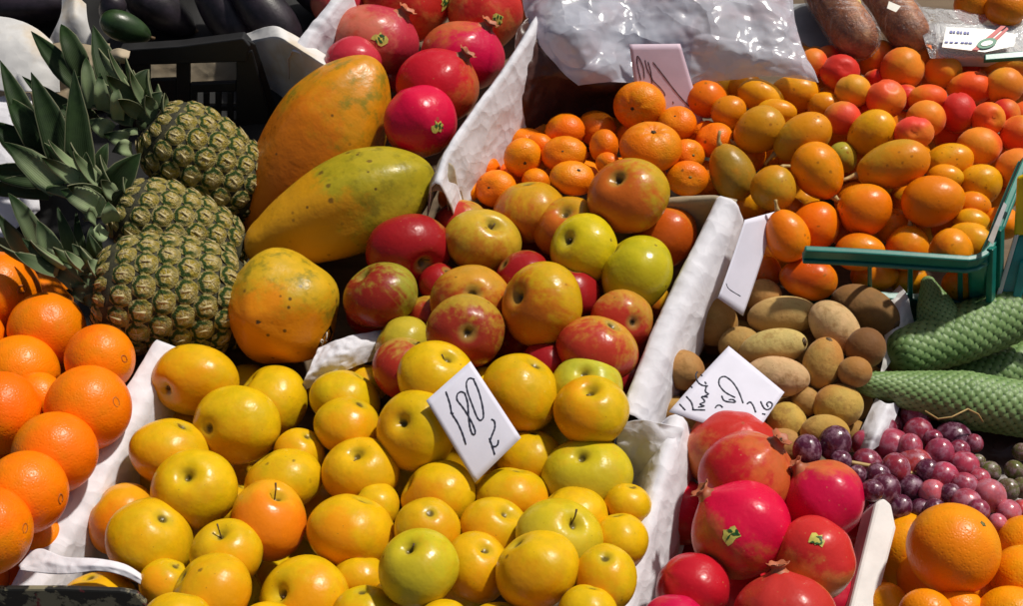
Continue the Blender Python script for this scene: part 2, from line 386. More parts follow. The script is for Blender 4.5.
# golden apples
Y = 'yellow apple heaped in the crate with the 180 price card'
add('golden', [
 (195,380,46,36,dict(p=(157,391,'c'),l='yellow apple lying on its side nearest the end-on papaya and front pineapple',b=-6)),
 (272,405,38,42,dict(b=-14,l='yellow apple just below the end-on papaya')),
 (237,425,46,39,dict(p=(200,428,'c'),b=2,l='yellow apple with a dark scar at its side end, behind three others beside paper ridge')),
 (171,452,41,37,dict(l='yellow apple with a round brown spot leaning on the paper ridge')),
 (194,489,42,40,dict(p=(184,471,'s'),l='yellow apple with a dark stem hollow turned up, above the orange-tinged pair')),
 (122,519,36,37,dict(c='o',l='orange-tinged apple tucked against the paper ridge behind a yellow one')),
 (150,541,43,44,dict(p=(166,512,'c'),l='yellow apple in front of the orange-tinged one by the paper flap')),
 (283,482,41,36,dict(b=-8)),
 (269,520,38,44,dict(c='o',p=(281,484,'S'),l='orange-tinged apple with a thin upright stem')),
 (227,553,36,36,dict(p=(217,527,'S'),l='yellow apple with a bent dry stem lying in a cracked hollow')),
 (212,594,42,42), (304,600,47,44,dict(p=(270,590,'s'))), (178,622,36,34), (98,602,38,32,dict(b=-25,l='shaded yellow apple peeping out under the folded paper flap')), (262,640,40,40),
 (166,584,28,28,dict(b=-42)),
 (345,400,37,33,dict(b=-10)), (366,384,24,22,dict(b=-24)), (348,427,35,32,dict(l='yellow apple with a net of russet cracks on top')),
 (361,472,39,36,dict(p=(354,447,'s'))),
 (417,430,42,42,dict(p=(395,419,'s'),l='yellow apple with a deep dark stem hollow, tucked behind the 180 card')),
 (437,380,40,42,dict(p=(453,348,'s'),b=6,l='yellow apple with a shallow green hollow above the 180 card')),
 (520,393,39,43,dict(l='tall smooth yellow apple leaning on the 180 card')),
 (587,387,36,35,dict(c='g',p=(583,368,'s'),b=4,l='green-topped yellow apple at the rim of the red apples')), (592,411,38,38,dict(p=(590,381,'s'),l='squarish yellow apple in front of the green-topped one')),
 (530,458,34,32,dict(b=-22)), (587,475,46,39,dict(p=(578,450,'s'),c='g2',l='broad olive-yellow apple beside the crate wall')),
 (438,498,41,37), (512,497,38,33), (427,529,33,33,dict(p=(431,509,'c'))), (494,529,36,34,dict(p=(512,506,'s'))),
 (571,521,40,37,dict(b=-2)), (559,539,45,40,dict(p=(582,519,'S'),c='g2',l='olive-yellow apple with a short stem peg')),
 (351,532,45,43,dict(b=6,l='large smooth yellow apple beside the orange-tinged one with upright stem')),
 (418,568,41,42,dict(p=(404,540,'s'),c='g2',l='greenish mottled apple with a dimple, greenest of the yellow heap')),
 (477,567,34,38,dict(b=-10,p=(489,541,'s'))), (538,571,44,43,dict(l='large glossy yellow apple in front of the olive one with a stem peg')),
 (606,578,31,36,dict(p=(605,552,'c'))), (620,541,28,31,dict(b=-8)), (628,505,24,24,dict(b=-14)), (588,612,30,31), (364,616,33,33), (447,632,34,34,dict(b=4)),
 (373,508,28,28,dict(b=-34)), (360,578,28,28,dict(b=-40)), (330,640,38,38), (500,632,38,34), (545,640,36,34), (300,452,26,26,dict(b=-20)),
 (640,560,20,26,dict(b=-40)), (400,600,30,30,dict(b=-50)),
], g='yellow apples in the front crate', cat='apple', lab=Y)
# mixed red and green apples
add('apple', [
 (409,250,44,37,dict(c='red',p=(430,268,'s'),l='shiny red apple with a deep stem hollow, resting against the papaya')),
 (381,296,40,36,dict(c='rg',p=(354,268,'s'),l='green apple with a dark red cheek beside the end-on papaya')),
 (460,222,28,25,dict(c='red2',b=-12,l='pale red apple peeping out beside the mandarins')),
 (482,241,40,34,dict(c='yg',p=(499,218,'s'),l='yellow-green apple with a wide round hollow, below the mandarins')),
 (530,213,38,36,dict(c='or',l='orange-yellow apple against the mandarins at the back of the apple crate')),
 (569,229,36,34,dict(c='or',p=(563,205,'s'),b=-4)),
 (628,196,41,39,dict(c='ob',p=(613,173,'s'),b=34,l='brownish orange apple with a round hollow, topmost in the apple crate')),
 (664,236,34,36,dict(off=.08,c='or2',b=-12,l='orange apple in the back corner of the paper-lined crate wall')),
 (584,249,35,36,dict(c='yl',p=(561,236,'s'),b=12,l='bright yellow apple with a side dimple among the red apples')),
 (637,274,38,41,dict(c='ygr',b=-6,l='large yellow-green apple leaning on the long paper-lined crate wall')),
 (523,278,30,29,dict(c='red',b=-20)), (570,294,30,32,dict(c='red',b=-30)),
 (543,305,43,43,dict(c='oy',p=(508,293,'s'),b=14,l='big orange-yellow apple on top in the middle of the red apples')),
 (471,301,40,36,dict(c='om',p=(473,292,'c'),l='orange-red apple with its calyx hollow facing out, above a redder one')),
 (466,332,39,37,dict(c='rd',p=(468,333,'c'),b=6,l='red apple with a tiny calyx star facing out')),
 (403,346,31,31,dict(c='yg',b=-30)), (405,370,34,37,dict(c='red2',b=-6,l='dark red apple squeezed between the yellow heap and the red apples')),
 (622,320,32,30,dict(c='ro',p=(637,323,'c'),l='small orange-red apple against the long crate wall')),
 (597,349,42,36,dict(c='ro',b=4,l='red apple beside the crate wall behind the green-topped one')),
 (548,362,27,25,dict(c='red',b=-30)), (440,285,22,24,dict(c='red',b=-30)), (430,318,24,24,dict(c='rd',b=-40)), (520,342,26,26,dict(c='red',b=-40)), (650,300,20,22,dict(c='or',b=-50)),
], g='red and green apples in the upper crate', cat='apple', lab='red apple half buried among the mixed apples')
# mandarins
add('mandarin', [
 (526,140,19,14,dict(off=.01,b=-8)), (565,131,23,18), (596,128,20,20), (639,106,27,25,dict(p=(629,110,'s'),l='mandarin on top of the others in front of the pink price card')),
 (677,124,20,19,dict(p=(674,112,'c'))), (651,147,32,29,dict(p=(655,124,'s'),b=12,l='large puffy flattened mandarin, biggest of its heap')),
 (687,156,19,17,dict(p=(697,155,'c'))), (687,178,22,18,dict(p=(692,177,'c'))), (604,146,17,17), (564,154,24,19,dict(p=(562,150,'s'))),
 (540,147,16,15,dict(b=-8)), (523,158,20,21,dict(off=.012,p=(526,166,'c'),l='mandarin with two dark specks facing out, near the white paper wall')), (478,168,26,17,dict(off=.03)),
 (573,178,24,19,dict(p=(582,166,'s'))), (496,189,22,19,dict(off=.022,p=(485,187,'s'),l='mandarin with a dark round button facing out, above the pale red apple')), (463,188,21,16,dict(off=.03,p=(474,182,'s'))),
 (536,182,17,14,dict(b=-14)), (608,164,14,12,dict(b=-14)), (714,140,20,19), (618,170,16,14,dict(b=-30)), (650,178,20,18,dict(b=-30)),
], g='mandarins in the paper-lined crate', cat='mandarin', lab='small loose-skinned mandarin in the heap below the plastic bag')
# granadillas: rx half length, ry half width, a axis angle in the picture (degrees, stem end)
add('granadilla', [
 (706,98,20,23,dict(c='o',a=80,l='glossy orange fruit touching the edge of the pink price card')), (718,88,19,17,dict(c='y',a=0,b=-10)), (729,112,18,17,dict(a=30)), (746,87,17,15,dict(b=-8)),
 (761,96,24,16,dict(c='y',a=-20)), (796,93,25,18,dict(a=170,l='oval orange fruit just under the tip of the plastic bag')), (776,113,21,14,dict(c='y',b=-3)),
 (759,130,27,23,dict(c='br',a=-150,T=1,p2=(759,140))), (802,138,31,22,dict(c='br',a=-150,S=1,l='long brownish passion fruit pointing its stem at its pear-shaped neighbour')),
 (825,107,17,15,dict(b=-2)), (871,133,26,21,dict(c='y',a=-145,S=1,b=-2)),
 (893,165,37,24,dict(c='br',a=-165,S=1,b=5,l='longest brownish yellow passion fruit, lying across the heap')),
 (732,172,30,22,dict(c='gb',a=115,S=1,l='pear-shaped olive brown passion fruit with forked stem upwards')),
 (774,188,23,23,dict(c='br',a=70,S=0,b=-4)), (818,171,31,25,dict(c='sp',a=-60,S=1,b=8,l='speckled orange passion fruit with its pale stem hanging down')),
 (843,158,16,14,dict(c='gy',a=-60,b=-24,l='small green-yellow passion fruit wedged between bigger orange ones')),
 (865,209,27,26,dict(c='o',a=30,b=2)), (933,201,31,26,dict(c='o',a=10,b=6,l='large orange passion fruit, uppermost in the green crate')), (949,163,25,20,dict(c='y',a=20)),
 (980,185,21,22,dict(c='y',a=-80)), (945,178,18,14,dict(c='y',b=-8)), (973,207,18,16,dict(b=-6)), (972,223,18,15,dict(c='y',b=-8)), (1001,223,17,20,dict(c='o',a=85,b=-14)),
 (816,225,25,24,dict(c='o',a=60,b=-2)), (787,236,27,22,dict(c='o',a=110,S=1,b=4,l='orange passion fruit with a curled stem touching the plain side-on card')),
 (808,279,29,21,dict(c='wr',a=170,b=-6,l='wrinkled deep orange passion fruit resting on the kiwis')), (767,271,16,15,dict(c='wr',a=90,b=-20)),
 (860,252,25,19,dict(off=-.03,c='sp',a=0,b=-16,l='speckled orange passion fruit behind the green crate rim, end nearest the kiwis')), (908,248,23,22,dict(off=-.03,c='sp',a=85,S=1,b=-12,l='orange passion fruit with a stalk stub upright behind the green rim')), (951,250,22,22,dict(off=-.035,c='sp',a=90,b=-12)),
 (972,243,26,20,dict(off=-.04,c='y',a=150,b=-14)), (895,226,20,18,dict(b=-34)), (845,232,16,14,dict(b=-44)), (880,184,14,14,dict(c='gy',b=-34)), (790,212,16,16,dict(b=-50)),
 (875,276,24,16,dict(b=-46)), (910,280,20,16,dict(b=-60)), (960,285,18,16,dict(b=-66)),
], g='yellow passion fruits', cat='passion fruit', lab='oval orange-yellow passion fruit in the heap beside the green crate')
# apricots
add('apricot', [
 (813,64,15,16,dict(c='p')), (830,57,15,12,dict(c='r',b=-5)), (840,72,20,18,dict(c='r',p=(847,68,'s'),l='deep red apricot with a dimpled cleft near the tip of the plastic bag')), (877,59,21,20,dict(b=-3)),
 (902,69,22,22,dict(l='large smooth orange apricot in front of the wrapped brown logs')), (853,91,18,17,dict(c='y')), (886,99,20,20,dict(c='p',p=(893,85,'s'),l='reddish apricot with its cleft turned up')),
 (842,118,19,17,dict(c='r2')), (943,71,19,17,dict(c='y',b=2)), (917,58,17,14,dict(c='p',b=-8)), (966,63,17,17,dict(c='r',b=-2,l='red apricot directly in front of the printed label')),
 (970,88,23,17), (1006,66,24,13,dict(c='y',b=-8)), (1004,86,20,19,dict(c='y',b=2)), (928,99,20,15,dict(b=-4)), (958,113,18,21,dict(c='r',b=2)),
 (926,119,20,19), (914,133,20,17,dict(c='r2',p=(914,131,'s'),l='pinkish red apricot with its stem hole facing out')), (988,119,17,17,dict(p=(995,118,'s'))), (1005,114,15,16,dict(c='r',b=-8)),
 (979,147,23,20,dict(b=2)), (1020,134,20,19), (1018,170,23,22,dict(c='p')), (876,79,12,10,dict(c='r',b=-18)), (905,97,15,13,dict(c='r',b=-20)), (950,135,18,16,dict(b=-26)), (995,98,14,13,dict(b=-24)),
 (870,112,15,14,dict(b=-26)), (935,84,14,12,dict(b=-26)), (960,160,18,16,dict(b=-40)), (1000,195,20,16,dict(b=-30)),
], g='apricots at the back', cat='apricot', lab='small orange apricot in the heap in front of the wrapped packages')
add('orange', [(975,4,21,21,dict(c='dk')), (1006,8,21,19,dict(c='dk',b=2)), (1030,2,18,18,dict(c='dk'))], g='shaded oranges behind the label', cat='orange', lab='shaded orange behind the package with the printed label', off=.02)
# kiwis
add('kiwi', [
 (713,322,26,24,dict(off=0,a=-35,E=(724,327),l='dark round kiwi beside the paper-lined crate wall and plain card')), (764,297,18,19,dict(b=-6,a=60)), (783,316,35,20,dict(a=5,E=(802,321),c='l',l='long pale kiwi with a dry tip, just below the wrinkled passion fruit')),
 (835,328,31,22,dict(a=-50,c='p',E=(842,346),l='smooth pinkish brown kiwi lying slantwise')), (865,311,36,24,dict(off=.012,a=-25,c='d',E=(888,320),l='darkest brown kiwi, under the green crate')),
 (866,348,20,21,dict(c='d',a=-20,b=-4)), (740,346,22,20,dict(b=-20)), (773,348,34,19,dict(a=12,c='l',E=(800,346))), (777,377,33,21,dict(a=-5,c='p',l='smooth pale kiwi with its side over the kiwi price card')),
 (823,364,27,20,dict(a=75,c='y',E=(838,357),l='upright yellowish kiwi in the middle of its heap')), (855,372,17,16,dict(b=-6)), (838,406,25,22,dict(a=10,c='y',b=2)), (805,401,15,16,dict(b=-14)), (787,423,22,20,dict(a=110,c='y')),
 (825,433,25,19,dict(c='y',a=0)), (683,370,20,22,dict(a=70)), (664,401,15,14), (674,414,19,19), (692,430,18,17), (784,446,19,18,dict(b=-8)), (760,410,20,20,dict(b=-40)), (740,300,16,16,dict(b=-40)), (855,436,16,16,dict(b=-30)),
 (700,400,20,20,dict(b=-50)), (730,380,20,20,dict(b=-50)),
], g='kiwis around the kiwi price card', cat='kiwi', lab='fuzzy brown kiwi in the heap around the kiwi price card')
# pomegranates, front
add('pome', [
 (733,453,49,45,dict(c='o',b=-14,l='orange-red pomegranate touching the kiwi price card')),
 (747,478,50,49,dict(p=(776,443,'k'),c='r',b=-6,l='red pomegranate with its dry crown pointing up to the kiwis')),
 (741,530,51,50,dict(p=(703,493,'k'),c='h',t=(732,535),b=10,l='big pink-red pomegranate wearing a yellow-green sticker, crown towards the yellow apples')),
 (824,500,41,42,dict(p=(797,466,'k'),c='h',b=-10,l='smooth hot pink pomegranate beside the grapes')),
 (815,558,41,42,dict(c='o',t=(817,540),b=-6,l='orange-red pomegranate with a sticker, against the white board')),
 (785,616,50,46,dict(p=(779,572,'k'),c='o',b=14,l='orange-red pomegranate with a stubby crown standing straight up')),
 (676,632,37,38,dict(c='h',l='pink pomegranate squeezed low against the crinkled paper wall')), (693,588,38,36,dict(c='r',b=-40,l='deep red pomegranate in shadow below the stickered one')), (745,592,34,34,dict(c='r',b=-60)),
], g='pomegranates in the front crate', cat='pomegranate', lab='dark red pomegranate deep in the front crate')
add('pome', [
 (408,1,45,44,dict(c='o',t=(445,2),b=-6,l='orange-red pomegranate at the back behind the two crowned ones')), (485,12,38,40,dict(c='o',t=(497,20),b=-4,l='orange-red stickered pomegranate beside the plastic bag')),
 (375,40,45,36,dict(p=(404,12,'k'),c='p',t=(380,39),b=4,l='pinkish pomegranate with leaf sticker and crown, above the papaya')), (463,56,42,37,dict(p=(487,26,'k'),c='h',b=3,l='pink-red pomegranate with an open crown beside the paper-lined wall')),
 (353,64,30,28,dict(c='p',b=-2,l='small pale pink pomegranate behind the tip of the papaya')), (437,86,43,39,dict(p=(466,54,'k'),c='r',b=2,l='glossy red pomegranate in the middle of the back crate')),
 (421,122,38,38,dict(c='h',t=(439,127),b=8,l='bright crimson stickered pomegranate without a crown, beside the greener papaya')), (410,75,26,24,dict(c='r',b=-40)), (520,-8,30,30,dict(c='o')), (340,5,30,26,dict(c='p',b=-20)),
], g='pomegranates in the back crate', cat='pomegranate', lab='dark pomegranate half hidden in the back crate')
GRAPES = [(475,138,34,0),(545,120,38,0),(750,52,35,1),(665,85,35,1),(622,122,32,2),(757,95,35,1),(690,128,42,2),(627,177,37,1),(745,178,44,3),(810,145,34,2),(845,107,40,0),(872,178,35,2),
 (822,204,34,2),(875,230,32,2),(793,247,32,4),(880,276,36,2),(938,253,38,4),(912,212,26,2),(985,295,30,4),(670,240,38,0),(710,282,28,0),(735,235,34,0),(1018,287,22,3),(958,322,22,4),(795,108,22,1),(735,130,30,2),(600,202,26,0),(655,205,30,0),
 (765,290,28,0),(700,185,34,1),(560,165,26,0),(780,190,28,0),(840,250,26,0),(900,120,20,1),(690,75,26,1),(640,240,26,0),(860,140,26,1),(910,290,26,1),(650,300,26,0),(800,290,26,0)]


# ------------------------------------------------------------------ put the fruits in depth: each rests near its slope, none runs into another
def vbasis(x, y):
    b = (-ray(x, y)).normalized(); u = (UP - b * UP.dot(b)).normalized(); return u.cross(b), u, b
PROX = [(300,236,44,1.455),(345,214,49,1.475),(392,188,46,1.495),(283,310,56,1.41),(340,120,44,1.55),(290,190,42,1.53),(205,165,48,1.54),(180,236,46,1.48),(168,297,58,1.415)]
for q in GRAPES:
    FR.append(dict(kind='grape', x=620 + q[0] / 2.538, y=396 + q[1] / 2.538, rx=q[2] / 2.3, ry=q[2] / 2.3, c=q[3]))
N = len(FR); A_ = np.array([[f['x'], f['y'], math.sqrt(f['rx'] * f['ry'])] for f in FR])
KEY = np.array([f['y'] + f.get('b', 0) for f in FR])
HOFF = dict(grape=-.012, kiwi=-.018, granadilla=-.004, pome=.006, mandarin=-.01)
TG = np.array([dep(f['x'], f['y'], f.get('off', HOFF.get(f['kind'], 0.0)) + (-.012 if f['kind'] == 'pome' and f['y'] < 200 else 0)) for f in FR])
# a fruit listed far behind its neighbours lies lower in the heap
TG += np.array([max(0, -f.get('b', 0) - 18) * .0007 for f in FR])
X = np.concatenate([A_, np.array([p[:3] for p in PROX])]); KEY = np.concatenate([KEY, [p[1] for p in PROX]])
D_ = np.concatenate([TG, [p[3] for p in PROX]]); FIX = np.arange(len(X)) >= N
TG = np.concatenate([TG, [p[3] for p in PROX]])
dx = X[:, None, :2] - X[None, :, :2]; pd = np.hypot(dx[..., 0], dx[..., 1])
PI, PJ = np.where((pd < (X[:, 2][:, None] + X[:, 2][None]) * .96) & (np.arange(len(X))[:, None] < np.arange(len(X))[None]))
ok = ~(FIX[PI] & FIX[PJ]); PI, PJ = PI[ok], PJ[ok]
sgn = np.where(KEY[PI] > KEY[PJ], -1.0, 1.0)       # -1: i lies in front
for it in range(500):
    D_[:N] += (TG[:N] - D_[:N]) * .02
    Ri, Rj = X[PI, 2] * D_[PI] / F, X[PJ, 2] * D_[PJ] / F
    lat = pd[PI, PJ] * (D_[PI] + D_[PJ]) * .5 / F
    need = np.sqrt(np.maximum(0, (.95 * (Ri + Rj)) ** 2 - lat ** 2))
    gap = (D_[PI] - D_[PJ]) * sgn
    e = np.maximum(0, need - gap) * .35
    np.add.at(D_, PI, np.where(FIX[PI], 0, sgn * e)); np.add.at(D_, PJ, np.where(FIX[PJ], 0, -sgn * e))
for f, d in zip(FR, D_[:N]): f['d'] = float(d)

REG = dict(
 golden=([(125,470),(190,355),(300,375),(320,365),(612,395),(612,470),(600,606),(165,606),(110,560),(95,540)], 36),
 apple=([(355,270),(440,205),(680,205),(655,320),(632,385),(360,385)], 33),
 orangeL=([(-30,270),(80,320),(110,400),(70,470),(20,590),(-30,590)], 36), orangeR=([(890,540),(1035,540),(1035,615),(880,615)], 30),
 mandarin=([(455,165),(540,125),(700,115),(715,185),(660,190),(455,200)], 19), granadilla=([(705,85),(830,90),(1000,150),(1000,240),(830,240),(780,260),(705,190)], 22),
 apricot=([(810,60),(1030,60),(1030,190),(900,150),(820,115)], 18), kiwi=([(665,345),(740,295),(890,305),(855,440),(665,440)], 20), pomeF=([(690,470),(860,490),(835,620),(655,620)], 40), pomeB=([(345,10),(510,0),(440,130),(360,60)], 36))
def in_poly(x, y, P):
    c = False
    for (a, b_), (c_, d_) in zip(P, P[1:] + P[:1]):
        if (b_ > y) != (d_ > y) and x < (c_ - a) * (y - b_) / (d_ - b_) + a: c = not c
    return c
FILL = []
for key, (poly, rp) in REG.items():
    kind = key.rstrip('LRFB'); proto = [f for f in FR if f['kind'] == kind and in_poly(f['x'], f['y'], [(a, b_) for a, b_ in poly])][0]
    xs = [p[0] for p in poly]; ys = [p[1] for p in poly]; st = rp * 1.25; row = 0; y = min(ys)
    while y < max(ys) + st:
        x = min(xs) + (row % 2) * st / 2
        while x < max(xs):
            if in_poly(x, y, poly):
                rad = rp * random.uniform(.88, 1.05); d = dep(x, y, -.02); Rr = rad * d / F
                for _ in range(60):
                    hit = False
                    for f in FR + FILL:
                        Rf = math.sqrt(f['rx'] * f['ry']) * f['d'] / F; lat = math.hypot(f['x'] - x, f['y'] - y) * d / F
                        if lat ** 2 + (f['d'] - d) ** 2 < (.93 * (Rf + Rr)) ** 2 or ('fill' not in f and f['d'] > d - .01 and lat < .95 * (Rf + Rr)): hit = True; break
                    if not hit: break
                    d += .006; Rr = rad * d / F
                vis = 0
                for k in range(60):
                    a, q = k * 2.399, rad * math.sqrt((k + .5) / 60); sx, sy = x + q * math.cos(a), y + q * math.sin(a); dz = d - Rr * math.sqrt(max(0, 1 - (q / rad) ** 2))
                    if all(((sx - f['x']) / f['rx']) ** 2 + ((sy - f['y']) / f['ry']) ** 2 > .98 or f['d'] > d for f in FR + FILL) and -5 < sx < 1028 and -5 < sy < 612: vis += 1
                if vis >= 2 and d < dep(x, y, -.125):
                    FILL.append(dict(kind=kind, x=x, y=y, rx=rad, ry=rad * random.uniform(.9, 1.0), d=d, g=proto['g'], cat=proto['cat'], lab=proto['lab'], fill=1, c='red' if kind == 'apple' and random.random() < .5 else None, a=random.uniform(0, 180)))
            x += st
        y += st * .86; row += 1
FR += FILL
print('fillers', len(FILL))

PALETTE = {
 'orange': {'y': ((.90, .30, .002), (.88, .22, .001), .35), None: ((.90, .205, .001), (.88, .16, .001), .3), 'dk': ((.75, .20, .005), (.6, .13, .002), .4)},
 'golden': {None: ((.72, .425, .005), (.70, .30, .004), .24), 'o': ((.80, .36, .010), (.80, .20, .006), .52), 'g': ((.52, .50, .035), (.66, .48, .01), .2), 'g2': ((.60, .44, .012), (.50, .42, .02), .4)},
 'apple': {None: ((.45, .30, .03), (.36, .018, .012), .6), 'red': ((.40, .18, .03), (.30, .010, .012), .86), 'red2': ((.50, .26, .04), (.40, .03, .016), .62), 'rg': ((.38, .30, .03), (.24, .018, .010), .44),
   'yg': ((.54, .37, .025), (.48, .16, .012), .22), 'or': ((.60, .30, .012), (.50, .12, .010), .45), 'ob': ((.56, .30, .015), (.46, .10, .012), .46), 'or2': ((.66, .25, .012), (.55, .10, .008), .5),
   'yl': ((.64, .46, .008), (.55, .36, .01), .2), 'ygr': ((.56, .46, .010), (.52, .38, .01), .3), 'oy': ((.66, .33, .008), (.50, .13, .008), .40), 'om': ((.56, .28, .02), (.42, .06, .012), .46),
   'rd': ((.46, .26, .025), (.33, .028, .014), .55), 'ro': ((.58, .27, .03), (.46, .035, .016), .60)},
 'mandarin': {None: ((.86, .24, .003), (.82, .17, .002), .4)},
 'granadilla': {None: ((.82, .30, .006), (.72, .20, .004), .4), 'o': ((.86, .24, .004), (.78, .17, .003), .5), 'y': ((.80, .36, .008), (.74, .26, .005), .35), 'br': ((.56, .27, .015), (.66, .24, .006), .4), 'gb': ((.36, .21, .02), (.50, .20, .01), .35),
   'sp': ((.84, .25, .004), (.66, .14, .004), .4), 'gy': ((.42, .36, .04), (.40, .28, .02), .3), 'wr': ((.80, .17, .004), (.55, .08, .004), .4)},
 'apricot': {None: ((.86, .25, .012), (.78, .10, .010), .35), 'r': ((.80, .16, .02), (.66, .025, .015), .70), 'r2': ((.84, .20, .02), (.76, .06, .03), .58), 'p': ((.86, .22, .018), (.80, .09, .02), .50), 'y': ((.84, .33, .016), (.80, .20, .01), .35)},
 'kiwi': {None: ((.44, .235, .070), (.34, .155, .038), .4), 'l': ((.60, .40, .14), (.48, .28, .08), .4), 'd': ((.25, .118, .034), (.16, .070, .02), .4), 'p': ((.60, .36, .19), (.48, .27, .12), .4), 'y': ((.54, .33, .075), (.44, .235, .045), .4)},
 'pome': {None: ((.50, .05, .03), (.50, .010, .03), .5), 'o': ((.62, .17, .05), (.52, .030, .022), .46), 'r': ((.58, .10, .03), (.50, .010, .020), .64), 'h': ((.60, .12, .04), (.60, .006, .050), .76), 'p': ((.60, .15, .09), (.52, .030, .05), .52)},
}
SHAPE = dict(orange=lambda D, s: sh_round(D, s, .98, .015, .03), golden=sh_apple, apple=sh_apple, mandarin=sh_mandarin, granadilla=lambda D, s: sh_egg(D, s, .10, .03), apricot=sh_apricot,
             kiwi=lambda D, s: sh_egg(D, s, .02, .025), pome=sh_pome)
NAMES = dict(orange='orange', golden='yellow_apple', apple='apple', mandarin='mandarin', granadilla='passion_fruit', apricot='apricot', kiwi='kiwi', pome='pomegranate')
from mathutils.bvhtree import BVHTree

def rot_to(zdir, spin=0.0):
    q = Vector((0, 0, 1)).rotation_difference(zdir); return q.to_matrix() @ Matrix.Rotation(spin, 3, 'Z')

def sticker(o, V, Fc, d_loc, e1, e2, R, seed, kind='leaf'):
    bv = BVHTree.FromPolygons([Vector(v) for v in V], Fc); rr = random.Random(seed)
    def on(x, y, off):
        dr = (d_loc * 1.0 + e1 * x + e2 * y).normalized(); h = bv.ray_cast(dr * (R * 2.5), -dr, R * 5)
        return (h[0] + dr * off) if h[0] else dr * R
    def patch(poly, off, mat, name, parent):
        cx = sum(p[0] for p in poly) / len(poly); cy = sum(p[1] for p in poly) / len(poly); VV = [on(cx, cy, off)]; n = len(poly)
        for k in (.5, 1.0):
            VV += [on(cx + (p[0] - cx) * k, cy + (p[1] - cy) * k, off) for p in poly]
        FF = [(0, 1 + i, 1 + (i + 1) % n) for i in range(n)] + [(1 + i, 1 + n + i, 1 + n + (i + 1) % n, 1 + (i + 1) % n) for i in range(n)]
        return obj(name, mesh(name, VV, FF, mat), parent)
    out = [(.18 * math.cos(a) * q, .18 * math.sin(a) * q) for a, q in ((k * math.pi / 7, rr.choice((.6, .85, 1.05, 1.25))) for k in range(14))]
    st = patch(out, .0005, M['stickyellow'], 'sticker', o)
    for k in range(6):
        a = rr.uniform(0, 6.28); cx, cy = rr.uniform(-.11, .11), rr.uniform(-.11, .11); L, Wd = rr.uniform(.05, .09), rr.uniform(.02, .035)
        patch([(cx + L * math.cos(a), cy + L * math.sin(a)), (cx - Wd * math.sin(a), cy + Wd * math.cos(a)), (cx - L * math.cos(a), cy - L * math.sin(a)), (cx + Wd * math.sin(a), cy - Wd * math.cos(a))], .0009, M['stickgreen'], 'leaf_print', st)

def crown(o, L, R, seed):
    rr = random.Random(seed); n = 24; V, Fc = [], []
    prof = [(.27, .90), (.17, .99), (.135, 1.05), (.14, 1.10), (.18, 1.15), (.165, 1.15), (.115, 1.08), (.09, 1.02)]
    for i, (r, z) in enumerate(prof):
        for k in range(n):
            a = 2 * math.pi * k / n; lob = abs(math.sin(3 * a + .4)) ** .7
            zz = z + (.08 * lob - .04 if i in (4, 5) else 0); r2 = r * (1 + (.35 * lob if i in (4, 5) else 0)) * (1 + .05 * rr.random())
            V.append(L((r2 * math.cos(a), r2 * math.sin(a), zz)))
    for i in range(len(prof) - 1):
        for k in range(n): a, b = i * n + k, i * n + (k + 1) % n; Fc.append((a, b, b + n, a + n))
    Fc.append(tuple(range((len(prof) - 1) * n, len(prof) * n)))
    obj('crown', mesh('crown', V, Fc, M['crown']), o)
    SV, SF = [], []
    for k in range(9):
        a = rr.uniform(0, 6.28); r = rr.uniform(.02, .10)
        v, f = tube([L((r * .8 * math.cos(a), r * .8 * math.sin(a), 1.0)), L((r * 1.1 * math.cos(a), r * 1.1 * math.sin(a), 1.12))], [R * .014, R * .010], 5); b = len(SV); SV += v; SF += [tuple(q + b for q in x) for x in f]
    tag(obj('stamens', mesh('stamens', SV, SF, M['calyx']), o), kind='stuff')

